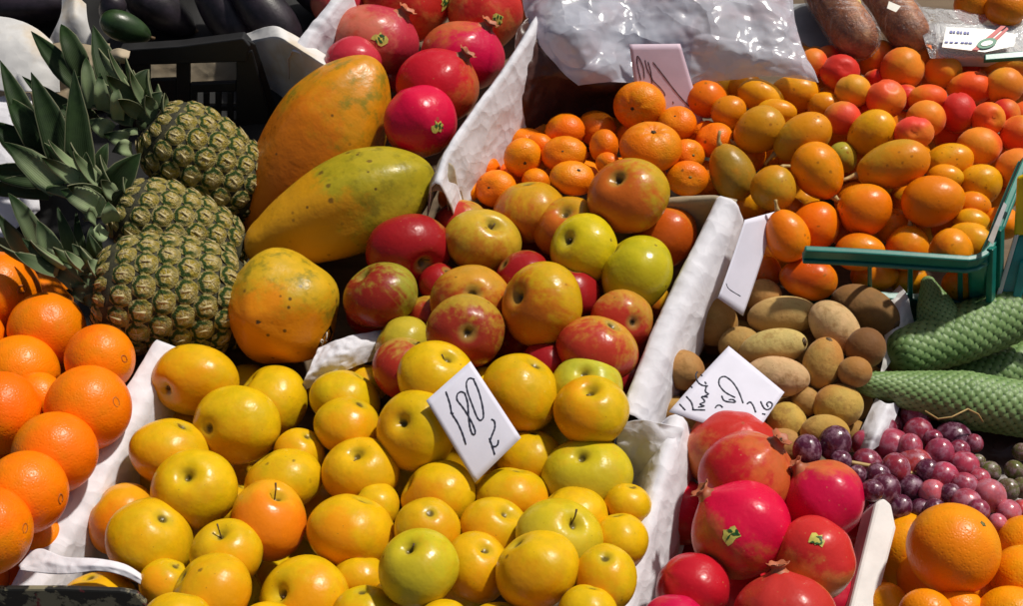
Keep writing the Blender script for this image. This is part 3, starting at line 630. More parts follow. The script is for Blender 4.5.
def build_fruit(f, i):
    kind, x, y, d = f['kind'], f['x'], f['y'], f['d']; rx, ry = f['rx'] * d / F, f['ry'] * d / F
    r, u, b = vbasis(x, y); rr = random.Random(i * 13 + 5); R = math.sqrt(rx * ry)
    elong = kind in ('granadilla', 'kiwi'); ang = R_(f.get('a', 0)) if elong else 0.0
    e1 = r * math.cos(ang) + u * math.sin(ang); e2 = -r * math.sin(ang) + u * math.cos(ang)
    pole = f.get('p'); end = +1
    if elong:
        t = .30 if f.get('E') else .12
        z = (e1 * math.cos(t) + b * math.sin(t)).normalized()
    elif pole:
        qx, qy = (pole[0] - x) / f['rx'], -(pole[1] - y) / f['ry']; m = math.hypot(qx, qy); lim = .97
        if pole[2] in 'sSc': qx, qy = qx * .92, qy * .92; m *= .92
        if m > lim: qx, qy = qx * lim / m, qy * lim / m; m = lim
        z = (r * qx + u * qy + b * math.sqrt(max(.03, 1 - m * m))).normalized()
        if pole[2] == 'c': z = -z; end = -1
    else:                                       # both ends turned out of sight
        a2 = rr.uniform(0, 6.28); z = (r * math.cos(a2) + u * math.sin(a2) - b * rr.uniform(.35, .9)).normalized()
        if kind in ('golden', 'apple') : z = (r * rr.uniform(-1, 1) - u * rr.uniform(.4, 1.0) - b * rr.uniform(.1, .35)).normalized()
    Rt = rot_to(z, rr.uniform(0, 6.28)); Rn = np.array(Rt)
    B = np.array([list(e1), list(e2), list(b)]).T
    dm = ry if elong else R
    S = B @ np.diag([rx, ry, dm]) @ B.T; Mloc = Rn.T @ S @ Rn
    seed = i * 7 + 3; D, Fc = (GD, GF) if f['rx'] > 24 else (GD2, GF2)
    if f['rx'] > 36: D, Fc = GD3, GF3
    U = SHAPE[kind](D, seed); V = U @ Mloc.T
    me = mesh(NAMES[kind], V, Fc, M[kind])
    o = obj(NAMES[kind], me, None, atd(x, y, d), Rt)
    tag(o, f.get('l', f['lab']), f['cat'], f['g'])
    L = lambda p: Vector(Mloc @ np.array(p))
    bs, bl, am = PALETTE[kind][f.get('c')]; j = lambda c, k=.10: [float(max(0, v * (1 + rr.uniform(-k, k)))) for v in c]
    o['base'] = j(bs, .07); o['blush_colour'] = j(bl); o['blush'] = float(np.clip(am + rr.uniform(-.06, .06), 0, 1))
    bd = Vector((rr.uniform(-1, 1), rr.uniform(-1, 1), rr.uniform(-.6, .6))).normalized()
    if kind in ('golden', 'apple'): bd = (Rt.inverted() @ (r * rr.uniform(-.9, .2) - u * rr.uniform(.1, 1) + b * .5)).normalized()
    if kind == 'pome' and pole is None: bd = (Rt.inverted() @ (r * .3 + u * .9 + b * .3)).normalized()
    o['blush_side'] = list(bd)
    loc_dir = lambda wd: (Rt.inverted() @ wd).normalized()
    big = f['rx'] > 17
    if kind in ('golden', 'apple') and pole:
        if pole[2] in 'sS':
            k = .85 if pole[2] == 'S' else .18 + .2 * rr.random(); bx, by = rr.uniform(-.22, .22), rr.uniform(-.22, .22)
            v, fc = tube([L((0, 0, .42)), L((bx * .2, by * .2, .56)), L((bx * .6, by * .6, .56 + .36 * k)), L((bx, by, .56 + .54 * k))], [R * .028, R * .020, R * .018, R * .028], 7)
            obj('stem', mesh('stem', v, fc, M['stem']), o)
        else:
            VV, FF = [], []
            for k in range(6):
                a = k * 1.047 + rr.uniform(-.2, .2); q = rr.uniform(.07, .10); n0 = len(VV)
                VV += [L((.05 * math.cos(a - .8), .05 * math.sin(a - .8), -.62)), L((.05 * math.cos(a + .8), .05 * math.sin(a + .8), -.62)), L((q * .6 * math.cos(a), q * .6 * math.sin(a), -.76 - rr.uniform(0, .04))), L((q * math.cos(a), q * math.sin(a), -.64))]
                FF += [(n0, n0 + 1, n0 + 2), (n0, n0 + 2, n0 + 3), (n0 + 1, n0 + 3, n0 + 2), (n0, n0 + 3, n0 + 1)]
            obj('calyx', mesh('calyx', VV, FF, M['calyx'], False), o)
    if kind in ('orange', 'mandarin') and pole:
        s_ = -1 if pole[2] == 'c' else 1; zz = .955 if kind == 'orange' else .70
        if kind == 'orange' and s_ < 0:
            pts = [L((.115 * (1 + rr.uniform(-.15, .15)) * math.cos(a), .085 * math.sin(a), -zz + .01)) for a in np.linspace(0, 5.9, 14)]
            v, fc = tube(pts, [R * .026] * 14, 6); obj('navel', mesh('navel', v, fc, M['navel']), o)
        else:
            VV = [L((0, 0, s_ * (zz + .02)))] + [L(((.10 if k % 2 else .065) * math.cos(k * .628), (.10 if k % 2 else .065) * math.sin(k * .628), s_ * (zz + .005))) for k in range(10)]
            VV += [L((.05 * math.cos(k * .628), .05 * math.sin(k * .628), s_ * (zz - .06))) for k in range(10)]
            FF = [(0, 1 + k, 1 + (k + 1) % 10) for k in range(10)] + [(1 + k, 11 + k, 11 + (k + 1) % 10, 1 + (k + 1) % 10) for k in range(10)]
            obj('button', mesh('button', VV, FF, M['calyx' if kind == 'mandarin' and rr.random() < .6 else 'greenbutton']), o)
    if kind == 'granadilla' and 'S' in f or kind == 'granadilla' and f.get('T'):
        ln = .42 if f.get('S', 0) else .10; bx, by = rr.uniform(-.2, .2), rr.uniform(-.2, .2)
        v, fc = tube([L((0, 0, .92)), L((bx * .3, by * .3, 1.0 + ln * .3)), L((bx, by, 1.0 + ln * .7)), L((bx * 1.8, by * 1.8, 1.0 + ln))], [R * .16, R * .085, R * .065, R * .075], 7)
        obj('stem', mesh('stem', v, fc, M['palestem']), o)
    if kind == 'kiwi' and f.get('E'):
        v, fc = tube([L((0, 0, .93)), L((0, 0, 1.0)), L((.02, 0, 1.03))], [R * .20, R * .17, R * .05], 9)
        obj('dry_tip', mesh('dry_tip', v, fc, M['stem']), o)
    if kind == 'pome':
        if pole: crown(o, L, R, i)
        if f.get('t'):
            qx, qy = (f['t'][0] - x) / f['rx'], -(f['t'][1] - y) / f['ry']; m = min(.97, math.hypot(qx, qy)); k = m / max(1e-6, math.hypot(qx, qy))
            wd = (r * qx * k + u * qy * k + b * math.sqrt(1 - m * m)).normalized(); dl = loc_dir(wd)
            t1 = dl.orthogonal().normalized(); sticker(o, V, Fc, dl, t1, dl.cross(t1), R, i)
    return o

GD3, GF3 = globe(52, 34)
LAND = [('the 180 card',470,420),('the paper ridge by the navel oranges',105,470),('the front paper flap',95,575),('the orange-tinged apple with upright stem',269,520),('the end-on papaya',283,308),('the olive apple with a stem peg',559,539),('the greenish mottled apple',418,568),
 ('the crinkled paper wall of the front pomegranates',640,530),('the green-topped yellow apple',587,387),('the pink price card',668,85),('the largest puffy mandarin',651,147),('the topmost brownish apple',628,196),('the white paper wall',478,110),('the plastic bag',700,50),
 ('the plain side-on card',747,262),('the kiwi price card',725,385),('the green crate rim',900,256),('the wrapped brown logs',870,25),('the printed label',975,40),('the yellow strip',1020,200),('the longest passion fruit',893,165),('the pear-shaped passion fruit',732,172),('the darkest kiwi',865,311),
 ('the grapes',900,460),('the scaly green fruits',960,360),('the white board',872,560),('the front pineapple',168,297),('the big round orange',953,549),('the big pomegranate with sticker',741,530),('the crowned back pomegranates',437,60),('the long paper-wrapped wall',680,290),('the big orange-yellow apple',543,305)]
COLW = {('golden','o'):'orange-tinged apple',('golden','g2'):'olive-yellow apple',('golden',None):'yellow apple',('orange',None):'orange',('orange','dk'):'shaded orange',('orange','y'):'orange',('mandarin',None):'mandarin',('granadilla','y'):'yellow passion fruit',('granadilla','o'):'orange passion fruit',('granadilla','br'):'brownish passion fruit',('granadilla','sp'):'speckled passion fruit',('granadilla','gy'):'green-yellow passion fruit',('granadilla','wr'):'wrinkled passion fruit',('granadilla',None):'orange-yellow passion fruit',
 ('apricot','r'):'red apricot',('apricot','r2'):'reddish apricot',('apricot','p'):'blushed apricot',('apricot','y'):'yellowish apricot',('apricot',None):'orange apricot',('kiwi','l'):'long pale kiwi',('kiwi','p'):'smooth pinkish kiwi',('kiwi','y'):'yellowish kiwi',('kiwi','d'):'dark kiwi',('kiwi',None):'brown kiwi',('apple','red'):'red apple',('apple',None):'red and yellow apple',('apple','or'):'orange-yellow apple',('apple','yg'):'yellow-green apple',('apple','rd'):'dull red apple',('apple','red2'):'pale red apple'}
ENDS = dict(s='with its stem end showing', S='with its stem showing', c='with its blossom end showing', k='with a crown')
for f in FR:
    if f['kind'] == 'grape' or 'l' in f: continue
    near = sorted(LAND, key=lambda q: math.hypot(q[1] - f['x'], q[2] - f['y']))
    w_ = COLW.get((f['kind'], f.get('c')), f['cat'])
    if f['kind'] == 'orange' and f['x'] < 300: w_ = 'navel orange'
    e_ = 'deep in its heap' if f.get('fill') else ('tucked below its neighbours' if f.get('b', 0) < -18 else ENDS[f['p'][2]] if f.get('p') else ('with a stalk' if f.get('S') else 'with a plain side outwards'))
    f['l'] = w_ + ' ' + e_ + ', nearest ' + near[0][0]
gi = 0
for i, f in enumerate(FR):
    if f['kind'] != 'grape': build_fruit(f, i)

# ------------------------------------------------------------------ red grapes: one bunch
gp = [atd(f['x'], f['y'], f['d']) for f in FR if f['kind'] == 'grape']
ctr = sum(gp, Vector()) / len(gp)
bunch = tag(empty('grape_bunch', ctr), 'bunch of red and purple grapes lying between the oranges and green scaly fruits', 'grapes')
GCOL = [(.07, .010, .030), (.26, .022, .045), (.44, .050, .085), (.56, .060, .040), (.62, .12, .16)]
gme = mesh('grape', GD2 * (1, 1, 1.0), GF2, M['grape'])
k = 0
for f in FR:
    if f['kind'] != 'grape': continue
    p = atd(f['x'], f['y'], f['d']); o = obj('grape', gme, bunch, p - ctr); rad = f['rx'] * f['d'] / F
    o.scale = (rad, rad, rad * random.uniform(1.0, 1.12)); o.rotation_euler = (random.uniform(-1, 1), random.uniform(-1, 1), 0)
    o['base'] = [v * random.uniform(.85, 1.15) for v in GCOL[f['c']]]
# grape mesh is unit sized: use metre-like texture scale through the object scale
st = [atd(832, 458, dep(832, 458, -.002)), atd(848, 462, dep(848, 462, .002)), atd(870, 466, dep(870, 466, -.004)), atd(905, 470, dep(905, 470, -.014)), atd(960, 500, dep(960, 500, -.014))]
v, fc = tube([p - ctr for p in st], [.0022, .002, .002, .002, .0015], 7); obj('stalk', mesh('stalk', v, fc, M['palestem']), bunch)
gg = [(990,472,11),(1014,470,10),(1008,490,12),(1021,452,9),(996,498,10),(1022,488,11),(978,462,8)]
for (x, y, r) in gg:
    d = dep(x, y, -.03); o = obj('green_grape', gme, None, atd(x, y, d)); o.scale = [r * d / F] * 3; o['base'] = [.10, .13, .025]
    tag(o, 'green grape in the shade behind the red bunch', 'grape', 'green grapes behind the red bunch')

# ------------------------------------------------------------------ papayas
def papaya(cx, cy, hl, hw, ang, d, label, tiltb=0.0, prof=None, base=(.56, .36, .018), bl=(.62, .24, .008), am=.5, side=None, lob=.03, seed=1, depthw=None):
    r, u, b = vbasis(cx, cy); a = R_(ang); e1 = (r * math.cos(a) + u * math.sin(a)); z = (e1 * math.cos(tiltb) + b * math.sin(tiltb)).normalized()
    Rt = rot_to(z, .3); D, Fc = globe(64, 44); ph = np.arctan2(D[:, 1], D[:, 0]); t = D[:, 2]
    wd = np.interp(t, [-1, -.75, -.4, 0, .35, .7, 1], prof or [.95, .80, .86, .97, 1.05, 1.05, .95])
    l = 1 + lob * np.cos(5 * ph + .5)
    V = np.stack([D[:, 0] * wd * l, D[:, 1] * wd * l, D[:, 2]], -1) * wob(D, .045, seed, 6)[:, None]
    V *= np.array([hw * d / F, hw * d / F, hl * d / F])
    o = obj('papaya', mesh('papaya', V, Fc, M['papaya']), None, atd(cx, cy, d), Rt); tag(o, label, 'papaya', 'papayas')
    o['base'] = base; o['blush_colour'] = bl; o['blush'] = am
    o['blush_side'] = list((Rt.inverted() @ (r * (side or (-.6, -.4))[0] + u * (side or (-.6, -.4))[1] + b * .3)).normalized())
    return o, V, Fc, Rt, (r, u, b)
papaya(315, 156, 116, 56, 58, 1.555, 'long orange-brown papaya standing tallest, behind the greener one', .15, [.95, .90, .95, 1.0, 1.04, .98, .85], (.66, .25, .008), (.62, .17, .006), .50, seed=4, lob=.05)
papaya(341, 212, 102, 51, 25, 1.48, 'long green-yellow papaya lying in front of the orange-brown one', .1, None, (.40, .31, .014), (.58, .27, .008), .42, seed=9, lob=.05)
pz, pv, pf, prt, pb = papaya(283, 308, 62, 58, 200, 1.415, 'papaya seen end-on with a small black sticker, next to the front pineapple', .95, [.62, .84, .96, 1, 1, .92, .66], (.62, .36, .014), (.70, .24, .006), .45, (-.3, -.9), .05, 15)
# blossom scar and little black sticker with white letters
bv = BVHTree.FromPolygons([Vector(v) for v in pv], pf)
def on_papaya(x, y, off=.0):
    R3 = prt.inverted(); o_ = R3 @ (CAM - pz.location); dr = (R3 @ ray(x, y)).normalized(); h = bv.ray_cast(o_, dr)
    return (h[0] + h[1] * off) if h[0] else None
def on_patch(pts, off, mat, name, parent):
    P = [on_papaya(x, y, off) for x, y in pts]
    if any(p is None for p in P): return None
    c = sum(P, Vector()) / len(P)
    return obj(name, mesh(name, [c] + P, [(0, 1 + i, 1 + (i + 1) % len(P)) for i in range(len(P))], mat, False), parent)
def on_tube(pts, rad, mat, name, parent, off=.0006):
    P = [on_papaya(x, y, off) for x, y in pts]
    if any(p is None for p in P): return None
    v, fc = tube(P, [rad] * len(P), 6); return obj(name, mesh(name, v, fc, mat), parent)
s1 = on_patch([(330, 325), (332, 332), (329, 340), (322, 350), (317, 352), (319, 344), (323, 335)], .0006, M['stickblack'], 'sticker', pz)
if s1:
    on_tube([(321, 343), (319.5, 341), (321, 339), (322.5, 340.5), (321, 344), (322, 346)], .0006, M['stickwhite'], 'lettering', s1, .0012)
    on_tube([(326, 332), (325.8, 337), (324.5, 340), (326, 341)], .0006, M['stickwhite'], 'lettering', s1, .0012)
sc_ = [(258 + 2.4 * math.cos(a) * (1 + .5 * math.cos(3 * a)), 322 + 2 * math.sin(a)) for a in np.linspace(0, 6.28, 9)[:-1]]
on_patch(sc_, .0008, M['stem'], 'blossom_scar', pz)

# ------------------------------------------------------------------ pineapples
def eye_mesh():
    V = [(0, 0, .24)]; n = 6
    for r, z in ((.22, .26), (.55, .22), (.82, .06), (1.0, -.12)):
        V += [(r * math.cos(a + .5236), r * math.sin(a + .5236), z) for a in np.arange(6) * math.pi / 3]
    Fc = [(0, 1 + i, 1 + (i + 1) % n) for i in range(n)]
    for k in range(3): Fc += [(1 + k * n + i, 1 + (k + 1) * n + i, 1 + (k + 1) * n + (i + 1) % n, 1 + k * n + (i + 1) % n) for i in range(n)]
    return mesh('eye', V, Fc, M['eye'])
def bract_mesh():       # pointed scale over the eye, tip towards the crown (+x)
    V = [(-.55, -.34, .26), (-.55, .34, .26), (-.1, -.26, .44), (-.1, .26, .44), (.25, 0, .52), (.80, .03, .50), (-.5, 0, .40), (.2, 0, .34)]
    return mesh('bract', V, [(0, 2, 6), (6, 2, 3), (1, 6, 3), (2, 4, 3), (2, 5, 4), (4, 5, 3), (0, 6, 1), (2, 7, 5), (7, 3, 5), (0, 7, 2), (1, 3, 7)], M['bract'], True)
EYE, BRACT = eye_mesh(), bract_mesh()
def blade(name, base, tip, wid, bow, parent, pale, thick=.0012, side=None, wprof=None):
    """a curved, channelled leaf"""
    ax = tip - base; Ln = ax.length; n = 10; view = (CAM - (base + tip) / 2).normalized()
    sd = side or ax.cross(view).normalized(); up = sd.cross(ax).normalized()
    V, Fc, UVs = [], [], []
    for i in range(n + 1):
        t = i / n; c = base + ax * t + bow * (4 * t * (1 - t)); wd = wid * np.interp(t, [0, .25, .6, .85, 1], wprof or [.80, 1.0, .72, .32, .02]) / 2
        row = [c - sd * wd + up * wd * .45, c - sd * wd * .5 + up * wd * .08, c - up * wd * .05, c + sd * wd * .5 + up * wd * .08, c + sd * wd + up * wd * .45]
        V += row + [p - up * thick for p in row]
        UVs += [(q, t) for q in (0, .25, .5, .75, 1)] * 2
    for i in range(n):
        for k in range(4):
            a = i * 10 + k; Fc.append((a, a + 1, a + 11, a + 10)); Fc.append((a + 5, a + 15, a + 16, a + 6))
        a = i * 10; Fc.append((a, a + 10, a + 15, a + 5)); Fc.append((a + 4, a + 9, a + 19, a + 14))
    org = parent.matrix_world.translation if parent else Vector()
    org = PORG.get(parent.name, Vector())
    me = mesh(name, [p - org for p in V], Fc, M['leaf'])
    uv = me.uv_layers.new(name='UVMap')
    for lp in me.loops: uv.data[lp.index].uv = UVs[lp.vertex_index]
    o = obj(name, me, parent); o['pale'] = float(pale); return o
PORG = {}
def pineapple(cx, cy, hl, hw, ang, d, label, tiltb, seed, leaves, auto):
    rr = random.Random(seed); r, u, b = vbasis(cx, cy); a = R_(ang)
    e1 = r * math.cos(a) + u * math.sin(a)                       # towards the crown
    z = (e1 * math.cos(tiltb) + b * math.sin(tiltb)).normalized(); c = atd(cx, cy, d); Lh, W = hl * d / F, hw * d / F
    root = tag(empty('pineapple', c), label, 'pineapple', 'pineapples'); PORG[root.name] = c.copy()
    Rt = rot_to(z, 0); X_, Y_ = Rt @ Vector((1, 0, 0)), Rt @ Vector((0, 1, 0))
    prof = lambda t: W * float(np.interp(t, [-1, -.9, -.6, 0, .5, .85, 1], [.40, .68, .92, 1.0, .95, .74, .42]))
    D, Fc = globe(40, 30); V = []
    for p in D:
        q = .93 * prof(p[2]); h = math.hypot(p[0], p[1]) or 1e-6; q = min(q, q) * (1 if abs(p[2]) < .999 else 0)
        V.append(X_ * (p[0] / h * q) + Y_ * (p[1] / h * q) + z * (p[2] * Lh))
    obj('body', mesh('body', V, Fc, M['pinebody']), root)
    nr = 8; na = 13 if hw < 55 else 15
    for i in range(nr):
        t = -0.93 + 1.86 * i / (nr - 1); pr = prof(t); sl = (prof(min(1, t + .04)) - prof(max(-1, t - .04))) / (.08 * Lh)
        for k in range(na):
            an = 2 * math.pi * (k + .5 * (i % 2)) / na; rd = X_ * math.cos(an) + Y_ * math.sin(an)
            nn = (rd - z * sl).normalized()
            if nn.dot(b) < -.35 : continue
            zx = (z - nn * z.dot(nn)).normalized(); yx = nn.cross(zx)
            sx = 1.86 * Lh / (nr - 1) * .66 * rr.uniform(.94, 1.04); sy = 2 * math.pi * pr / na * .56
            e = obj('eye', EYE, root, rd * pr * .95 + z * (t * Lh), Matrix((zx, yx, nn)).transposed()); e.scale = (sx, sy, (sx + sy) * .42)
            bt = obj('bract', BRACT, e); bt.scale = (.72, .46, .66 + rr.uniform(-.1, .2)); bt.rotation_euler = (0, 0, rr.uniform(-.25, .25))
    cb = c + z * Lh * .96
    for (bx, by, tx, ty, wpx, dd0, dd1, pale) in leaves:
        ex = .05 if cy > 280 else .0; p0, p1 = atd(bx, by, d + dd0 + ex), atd(tx, ty, d + dd1 + ex)
        blade('leaf', p0, p1, wpx * d / F, b * rr.uniform(.004, .02) + u * rr.uniform(-.004, .008), root, pale)
    for k in range(auto[0]):                                      # short grey-green leaves packed round the neck
        an = k * 2.399; t = k / auto[0]; rd = X_ * math.cos(an) + Y_ * math.sin(an); ln = auto[1] * (.35 + .75 * t) * rr.uniform(.85, 1.15)
        p0 = cb + rd * W * (.34 - .18 * t) + z * Lh * (.02 + .65 * t); dirv = (rd * (.95 - .55 * t) + z * (.55 + .5 * t)).normalized()
        if (p0 - CAM).length > (cb - CAM).length + .05 or (rd.dot(u) < -.25 and rd.dot(b) > -.3): continue
        tp = p0 + dirv * ln - CAM; tx_, ty_ = 511.5 + F * tp.dot(RIGHT) / tp.dot(FWD), 303 - F * tp.dot(UP) / tp.dot(FWD)
        if tx_ < 72 and ty_ > 258: continue
        blade('leaf', p0, p0 + dirv * ln, W * rr.uniform(.30, .42), -rd * ln * .05 + z * ln * .08, root, rr.uniform(.25, .9), side=z.cross(rd).normalized())
    return root
pineapple(206, 164, 66, 50, 142, 1.545, 'pineapple lying at the back, beside the black plastic crate', .10, 1, [
 (78,84,31,31,24,.02,.03,.1), (84,78,61,24,24,.01,.02,.1), (116,92,93,25,28,0,.01,.15), (92,108,86,57,16,-.03,-.03,.8), (104,110,100,72,16,-.035,-.04,1), (118,120,117,87,14,-.04,-.05,1),
 (130,116,149,69,26,-.01,-.02,.35), (143,120,162,92,22,-.02,-.03,.4), (80,118,22,76,20,.02,.02,.1), (84,128,40,118,20,0,0,.3), (96,126,62,105,22,.01,.0,.2), (112,132,88,120,20,-.03,-.04,1), (128,140,104,134,18,-.03,-.045,1), (132,150,112,152,18,-.03,-.04,1),
], (26, .055))
pineapple(180, 236, 68, 48, 152, 1.485, 'pineapple wedged between the other two, mostly hidden behind the front one', .08, 2, [
 (72,182,31,72,34,0,-.01,.05), (82,186,74,69,30,-.02,-.03,.05), (52,160,6,96,32,.02,.02,.05), (46,166,-12,120,34,.02,.01,.05), (60,188,4,142,30,-.02,-.03,.75), (104,202,141,153,34,-.02,-.03,.1), (112,206,146,184,22,-.02,-.02,.3), (94,192,108,143,18,-.0,-.01,.15),
 (88,196,86,152,16,-.03,-.05,.3), (100,214,70,184,26,-.04,-.06,1), (96,206,60,190,24,-.05,-.06,1), (112,222,108,202,18,-.05,-.06,1), (50,176,-20,168,28,.0,0,.1), (48,190,-20,196,26,.01,0,.2), (96,222,84,222,18,-.05,-.06,.8), (104,228,92,240,16,-.05,-.055,.9),
 (62,170,52,100,26,.02,.01,.05), (40,150,0,60,26,.03,.03,.05),
], (22, .055))
pineapple(172, 297, 76, 64, 173, 1.42, 'largest pineapple in front, right behind the navel oranges', .05, 3, [
 (46,256,8,193,22,-.02,-.03,.5), (36,266,-6,210,20,-.02,-.03,.5), (56,262,37,220,24,-.04,-.06,.9), (76,264,57,206,16,-.02,-.03,.25), (84,262,76,210,14,-.01,-.02,.25), (30,258,-30,232,26,.02,.02,.5), (70,270,22,238,24,-.04,-.05,.9),
 (92,262,92,226,10,-.03,-.05,.4), (99,258,98,230,9,-.03,-.05,.5), (105,262,88,232,9,-.04,-.06,.5), (84,286,48,268,24,-.05,-.06,1), (92,276,62,258,22,-.05,-.07,1), (96,296,66,290,20,-.05,-.06,1), (90,270,72,244,16,-.05,-.07,1), (100,300,80,302,16,-.05,-.055,.9), (100,280,80,276,18,-.055,-.07,1), (104,310,90,322,12,-.05,-.05,.7),
], (26, .05))

# ------------------------------------------------------------------ scaly green fruits (monstera-like)
def scaly(p0, p1, w0, w1, wm, label, na=20, nl=24, seed=0, hump=.012, bend=0.0):
    ax = p1 - p0; Ln = ax.length; z = ax.normalized(); v = (CAM - p0).normalized(); X_ = z.cross(v).normalized(); Y_ = X_.cross(z)
    nu, nv = 220, 240; Tn = np.linspace(0, 1, nv); Ph = np.arange(nu) * 2 * np.pi / nu
    T, P = np.meshgrid(Tn, Ph, indexing='ij')
    endcap = np.sqrt(np.clip(1 - np.clip((.10 - T) / .10, 0, 1) ** 2, 0, 1)) * np.sqrt(np.clip(1 - np.clip((T - .93) / .07, 0, 1) ** 2, 0, 1))
    rad = np.interp(T, [0, .12, .5, .9, 1], [w0 * .8, w0, wm, w1, w1 * .85]) * np.maximum(endcap, .03)
    ga, gb = P / (2 * np.pi) * na, T * nl
    best = np.full(T.shape, 9.0); 
    for off in (0, .5):
        fa = (ga - off + .5) % 1 - .5; fb = ((gb - off * 2 * .5 * 2 * .5 * 2) if False else (gb / 2 - off + .5)) % 1 - .5
        best = np.minimum(best, np.maximum(np.abs(fa) * 1.0 + np.abs(fb) * .9, np.abs(fb) * 2 * .66 + 0 * fa) + .25 * (fb))
    hgt = np.clip(1 - best / .5, 0, 1) ** .6
    wl = 1 + .03 * np.sin(T * 9 + seed) * np.cos(P * 2 + seed)
    rr_ = rad * wl + hgt * hump * rad
    bx = bend * np.sin(T * np.pi)
    P0 = np.array(list(X_)); P1 = np.array(list(Y_)); Z0 = np.array(list(z))
    V = (rr_ * np.cos(P))[..., None] * P0 + (rr_ * np.sin(P) + bx)[..., None] * P1 + ((T - .5) * Ln)[..., None] * Z0
    V = V.reshape(-1, 3); Fc = [(i * nu + j, i * nu + (j + 1) % nu, (i + 1) * nu + (j + 1) % nu, (i + 1) * nu + j) for i in range(nv - 1) for j in range(nu)]
    Fc.append(tuple(range(nu))[::-1]); Fc.append(tuple(range((nv - 1) * nu, nv * nu)))
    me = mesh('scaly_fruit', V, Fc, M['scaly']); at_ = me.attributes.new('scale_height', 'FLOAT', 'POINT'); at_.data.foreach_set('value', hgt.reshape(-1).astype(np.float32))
    o = obj('scaly_green_fruit', me, None, (p0 + p1) / 2); return tag(o, label, 'scaly fruit', 'long green scaly fruits')
k = 1.40 / F
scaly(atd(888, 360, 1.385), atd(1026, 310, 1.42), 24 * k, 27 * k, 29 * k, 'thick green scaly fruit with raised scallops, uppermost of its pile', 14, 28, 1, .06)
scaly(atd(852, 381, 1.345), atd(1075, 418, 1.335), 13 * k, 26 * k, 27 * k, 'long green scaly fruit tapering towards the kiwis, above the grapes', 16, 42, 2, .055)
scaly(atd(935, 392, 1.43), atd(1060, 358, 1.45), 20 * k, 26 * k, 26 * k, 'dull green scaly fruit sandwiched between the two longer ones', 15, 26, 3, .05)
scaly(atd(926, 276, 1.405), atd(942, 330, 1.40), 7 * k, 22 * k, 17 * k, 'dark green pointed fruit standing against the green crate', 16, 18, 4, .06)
tw = [atd(925, 411, 1.30), atd(938, 419, 1.295), atd(952, 417, 1.29), atd(968, 409, 1.295), atd(978, 414, 1.30), atd(983, 422, 1.31)]
v, fc = tube(tw, [.0008] * 6, 5); tag(obj('dry_twig', mesh('dry_twig', v, fc, M['palestem']), None), 'thin curled dry twig lying on the lowest scaly green fruit', 'twig')

# ------------------------------------------------------------------ paper liners on crate walls
def noise3(p, s): return mnoise.noise(Vector(p) * s)
def crumple(p, amp, s=40):
    q = Vector(p); return amp * (mnoise.noise(q * s) * .6 + (abs(mnoise.noise(q * s * 2.1 + Vector((5, 1, 3)))) - .25) * .7 + mnoise.noise(q * s * 4.3) * .25)
def liner(name, path, sect, mat, label, cat='paper', amp=.0035, parent=None, group=None, n=70, m=30, s=42):
    """path: [(x, y, h)] on the slope; sect: [(across, up)] from the inner foot over the rim to the outer foot"""
    P = [at(x, y, h) for x, y, h in path]; L = [0]
    for a, b in zip(P, P[1:]): L.append(L[-1] + (b - a).length)
    S = [0]
    for a, b in zip(sect, sect[1:]): S.append(S[-1] + math.hypot(b[0] - a[0], b[1] - a[1]))
    V, Fc = [], []
    for i in range(n + 1):
        l = L[-1] * i / n; k = max(j for j in range(len(P) - 1) if L[j] <= l + 1e-9); t = (l - L[k]) / (L[k + 1] - L[k]); p = P[k].lerp(P[k + 1], t)
        tn = (P[min(k + 1, len(P) - 1)] - P[k]); tn = (tn - NRM * tn.dot(NRM)).normalized(); ac = tn.cross(NRM)
        for j in range(m + 1):
            q = S[-1] * j / m; a = float(np.interp(q, S, [x[0] for x in sect])); up = float(np.interp(q, S, [x[1] for x in sect]))
            w_ = p + ac * a + NRM * up; dn = (ac * (a * 20) + NRM).normalized()
            V.append(w_ + dn * crumple(w_, amp * .55, s * .7) + NRM * crumple(w_ + Vector((3, 3, 3)), amp * .6, s * .5))
    for i in range(n):
        for j in range(m): a = i * (m + 1) + j; Fc.append((a, a + 1, a + m + 2, a + m + 1))
    o = obj(name, mesh(name, V, Fc, mat), parent); sm = o.modifiers.new('thickness', 'SOLIDIFY'); sm.thickness = .0006
    if label: tag(o, label, cat, group)
    return o
def sheet(name, rows, mat, label=None, cat=None, amp=.004, s=30, n=50, m=40, parent=None, group=None, smooth=True, bydepth=False, thick=.0005, lin=False):
    """rows of control points (x, y, h) or (x, y, depth), same count each: a loose sheet through them"""
    Pm = [[(atd(*c) if bydepth else at(*c)) for c in r] for r in rows]; nr, nc = len(Pm), len(Pm[0])
    def cr(a, b, c, d, t): return .5 * ((2 * b) + (c - a) * t + (2 * a - 5 * b + 4 * c - d) * t * t + (3 * b - a - 3 * c + d) * t ** 3)
    def line(pts, t):
        k = min(int(t), len(pts) - 2); f = t - k
        if lin and len(pts) == nr: return pts[k].lerp(pts[k + 1], f)
        g_ = lambda i: pts[max(0, min(len(pts) - 1, i))]
        return cr(g_(k - 1), g_(k), g_(k + 1), g_(k + 2), f)
    V, Fc = [], []
    for i in range(n + 1):
        tr_ = i / n * (nr - 1)
        cols = [line([Pm[r_][c_] for r_ in range(nr)], tr_) for c_ in range(nc)]
        for j in range(m + 1):
            p = line(cols, j / m * (nc - 1)); V.append(p + (NRM * .7 + BACK * .7) * (crumple(p, amp, s) + (crumple(p, .0016, 30) if thick < .0004 else 0)))
    for i in range(n):
        for j in range(m): a = i * (m + 1) + j; Fc.append((a, a + 1, a + m + 2, a + m + 1))
    o = obj(name, mesh(name, V, Fc, mat), parent); sm = o.modifiers.new('thickness', 'SOLIDIFY'); sm.thickness = thick
    if label: tag(o, label, cat or 'paper', group)
    return o
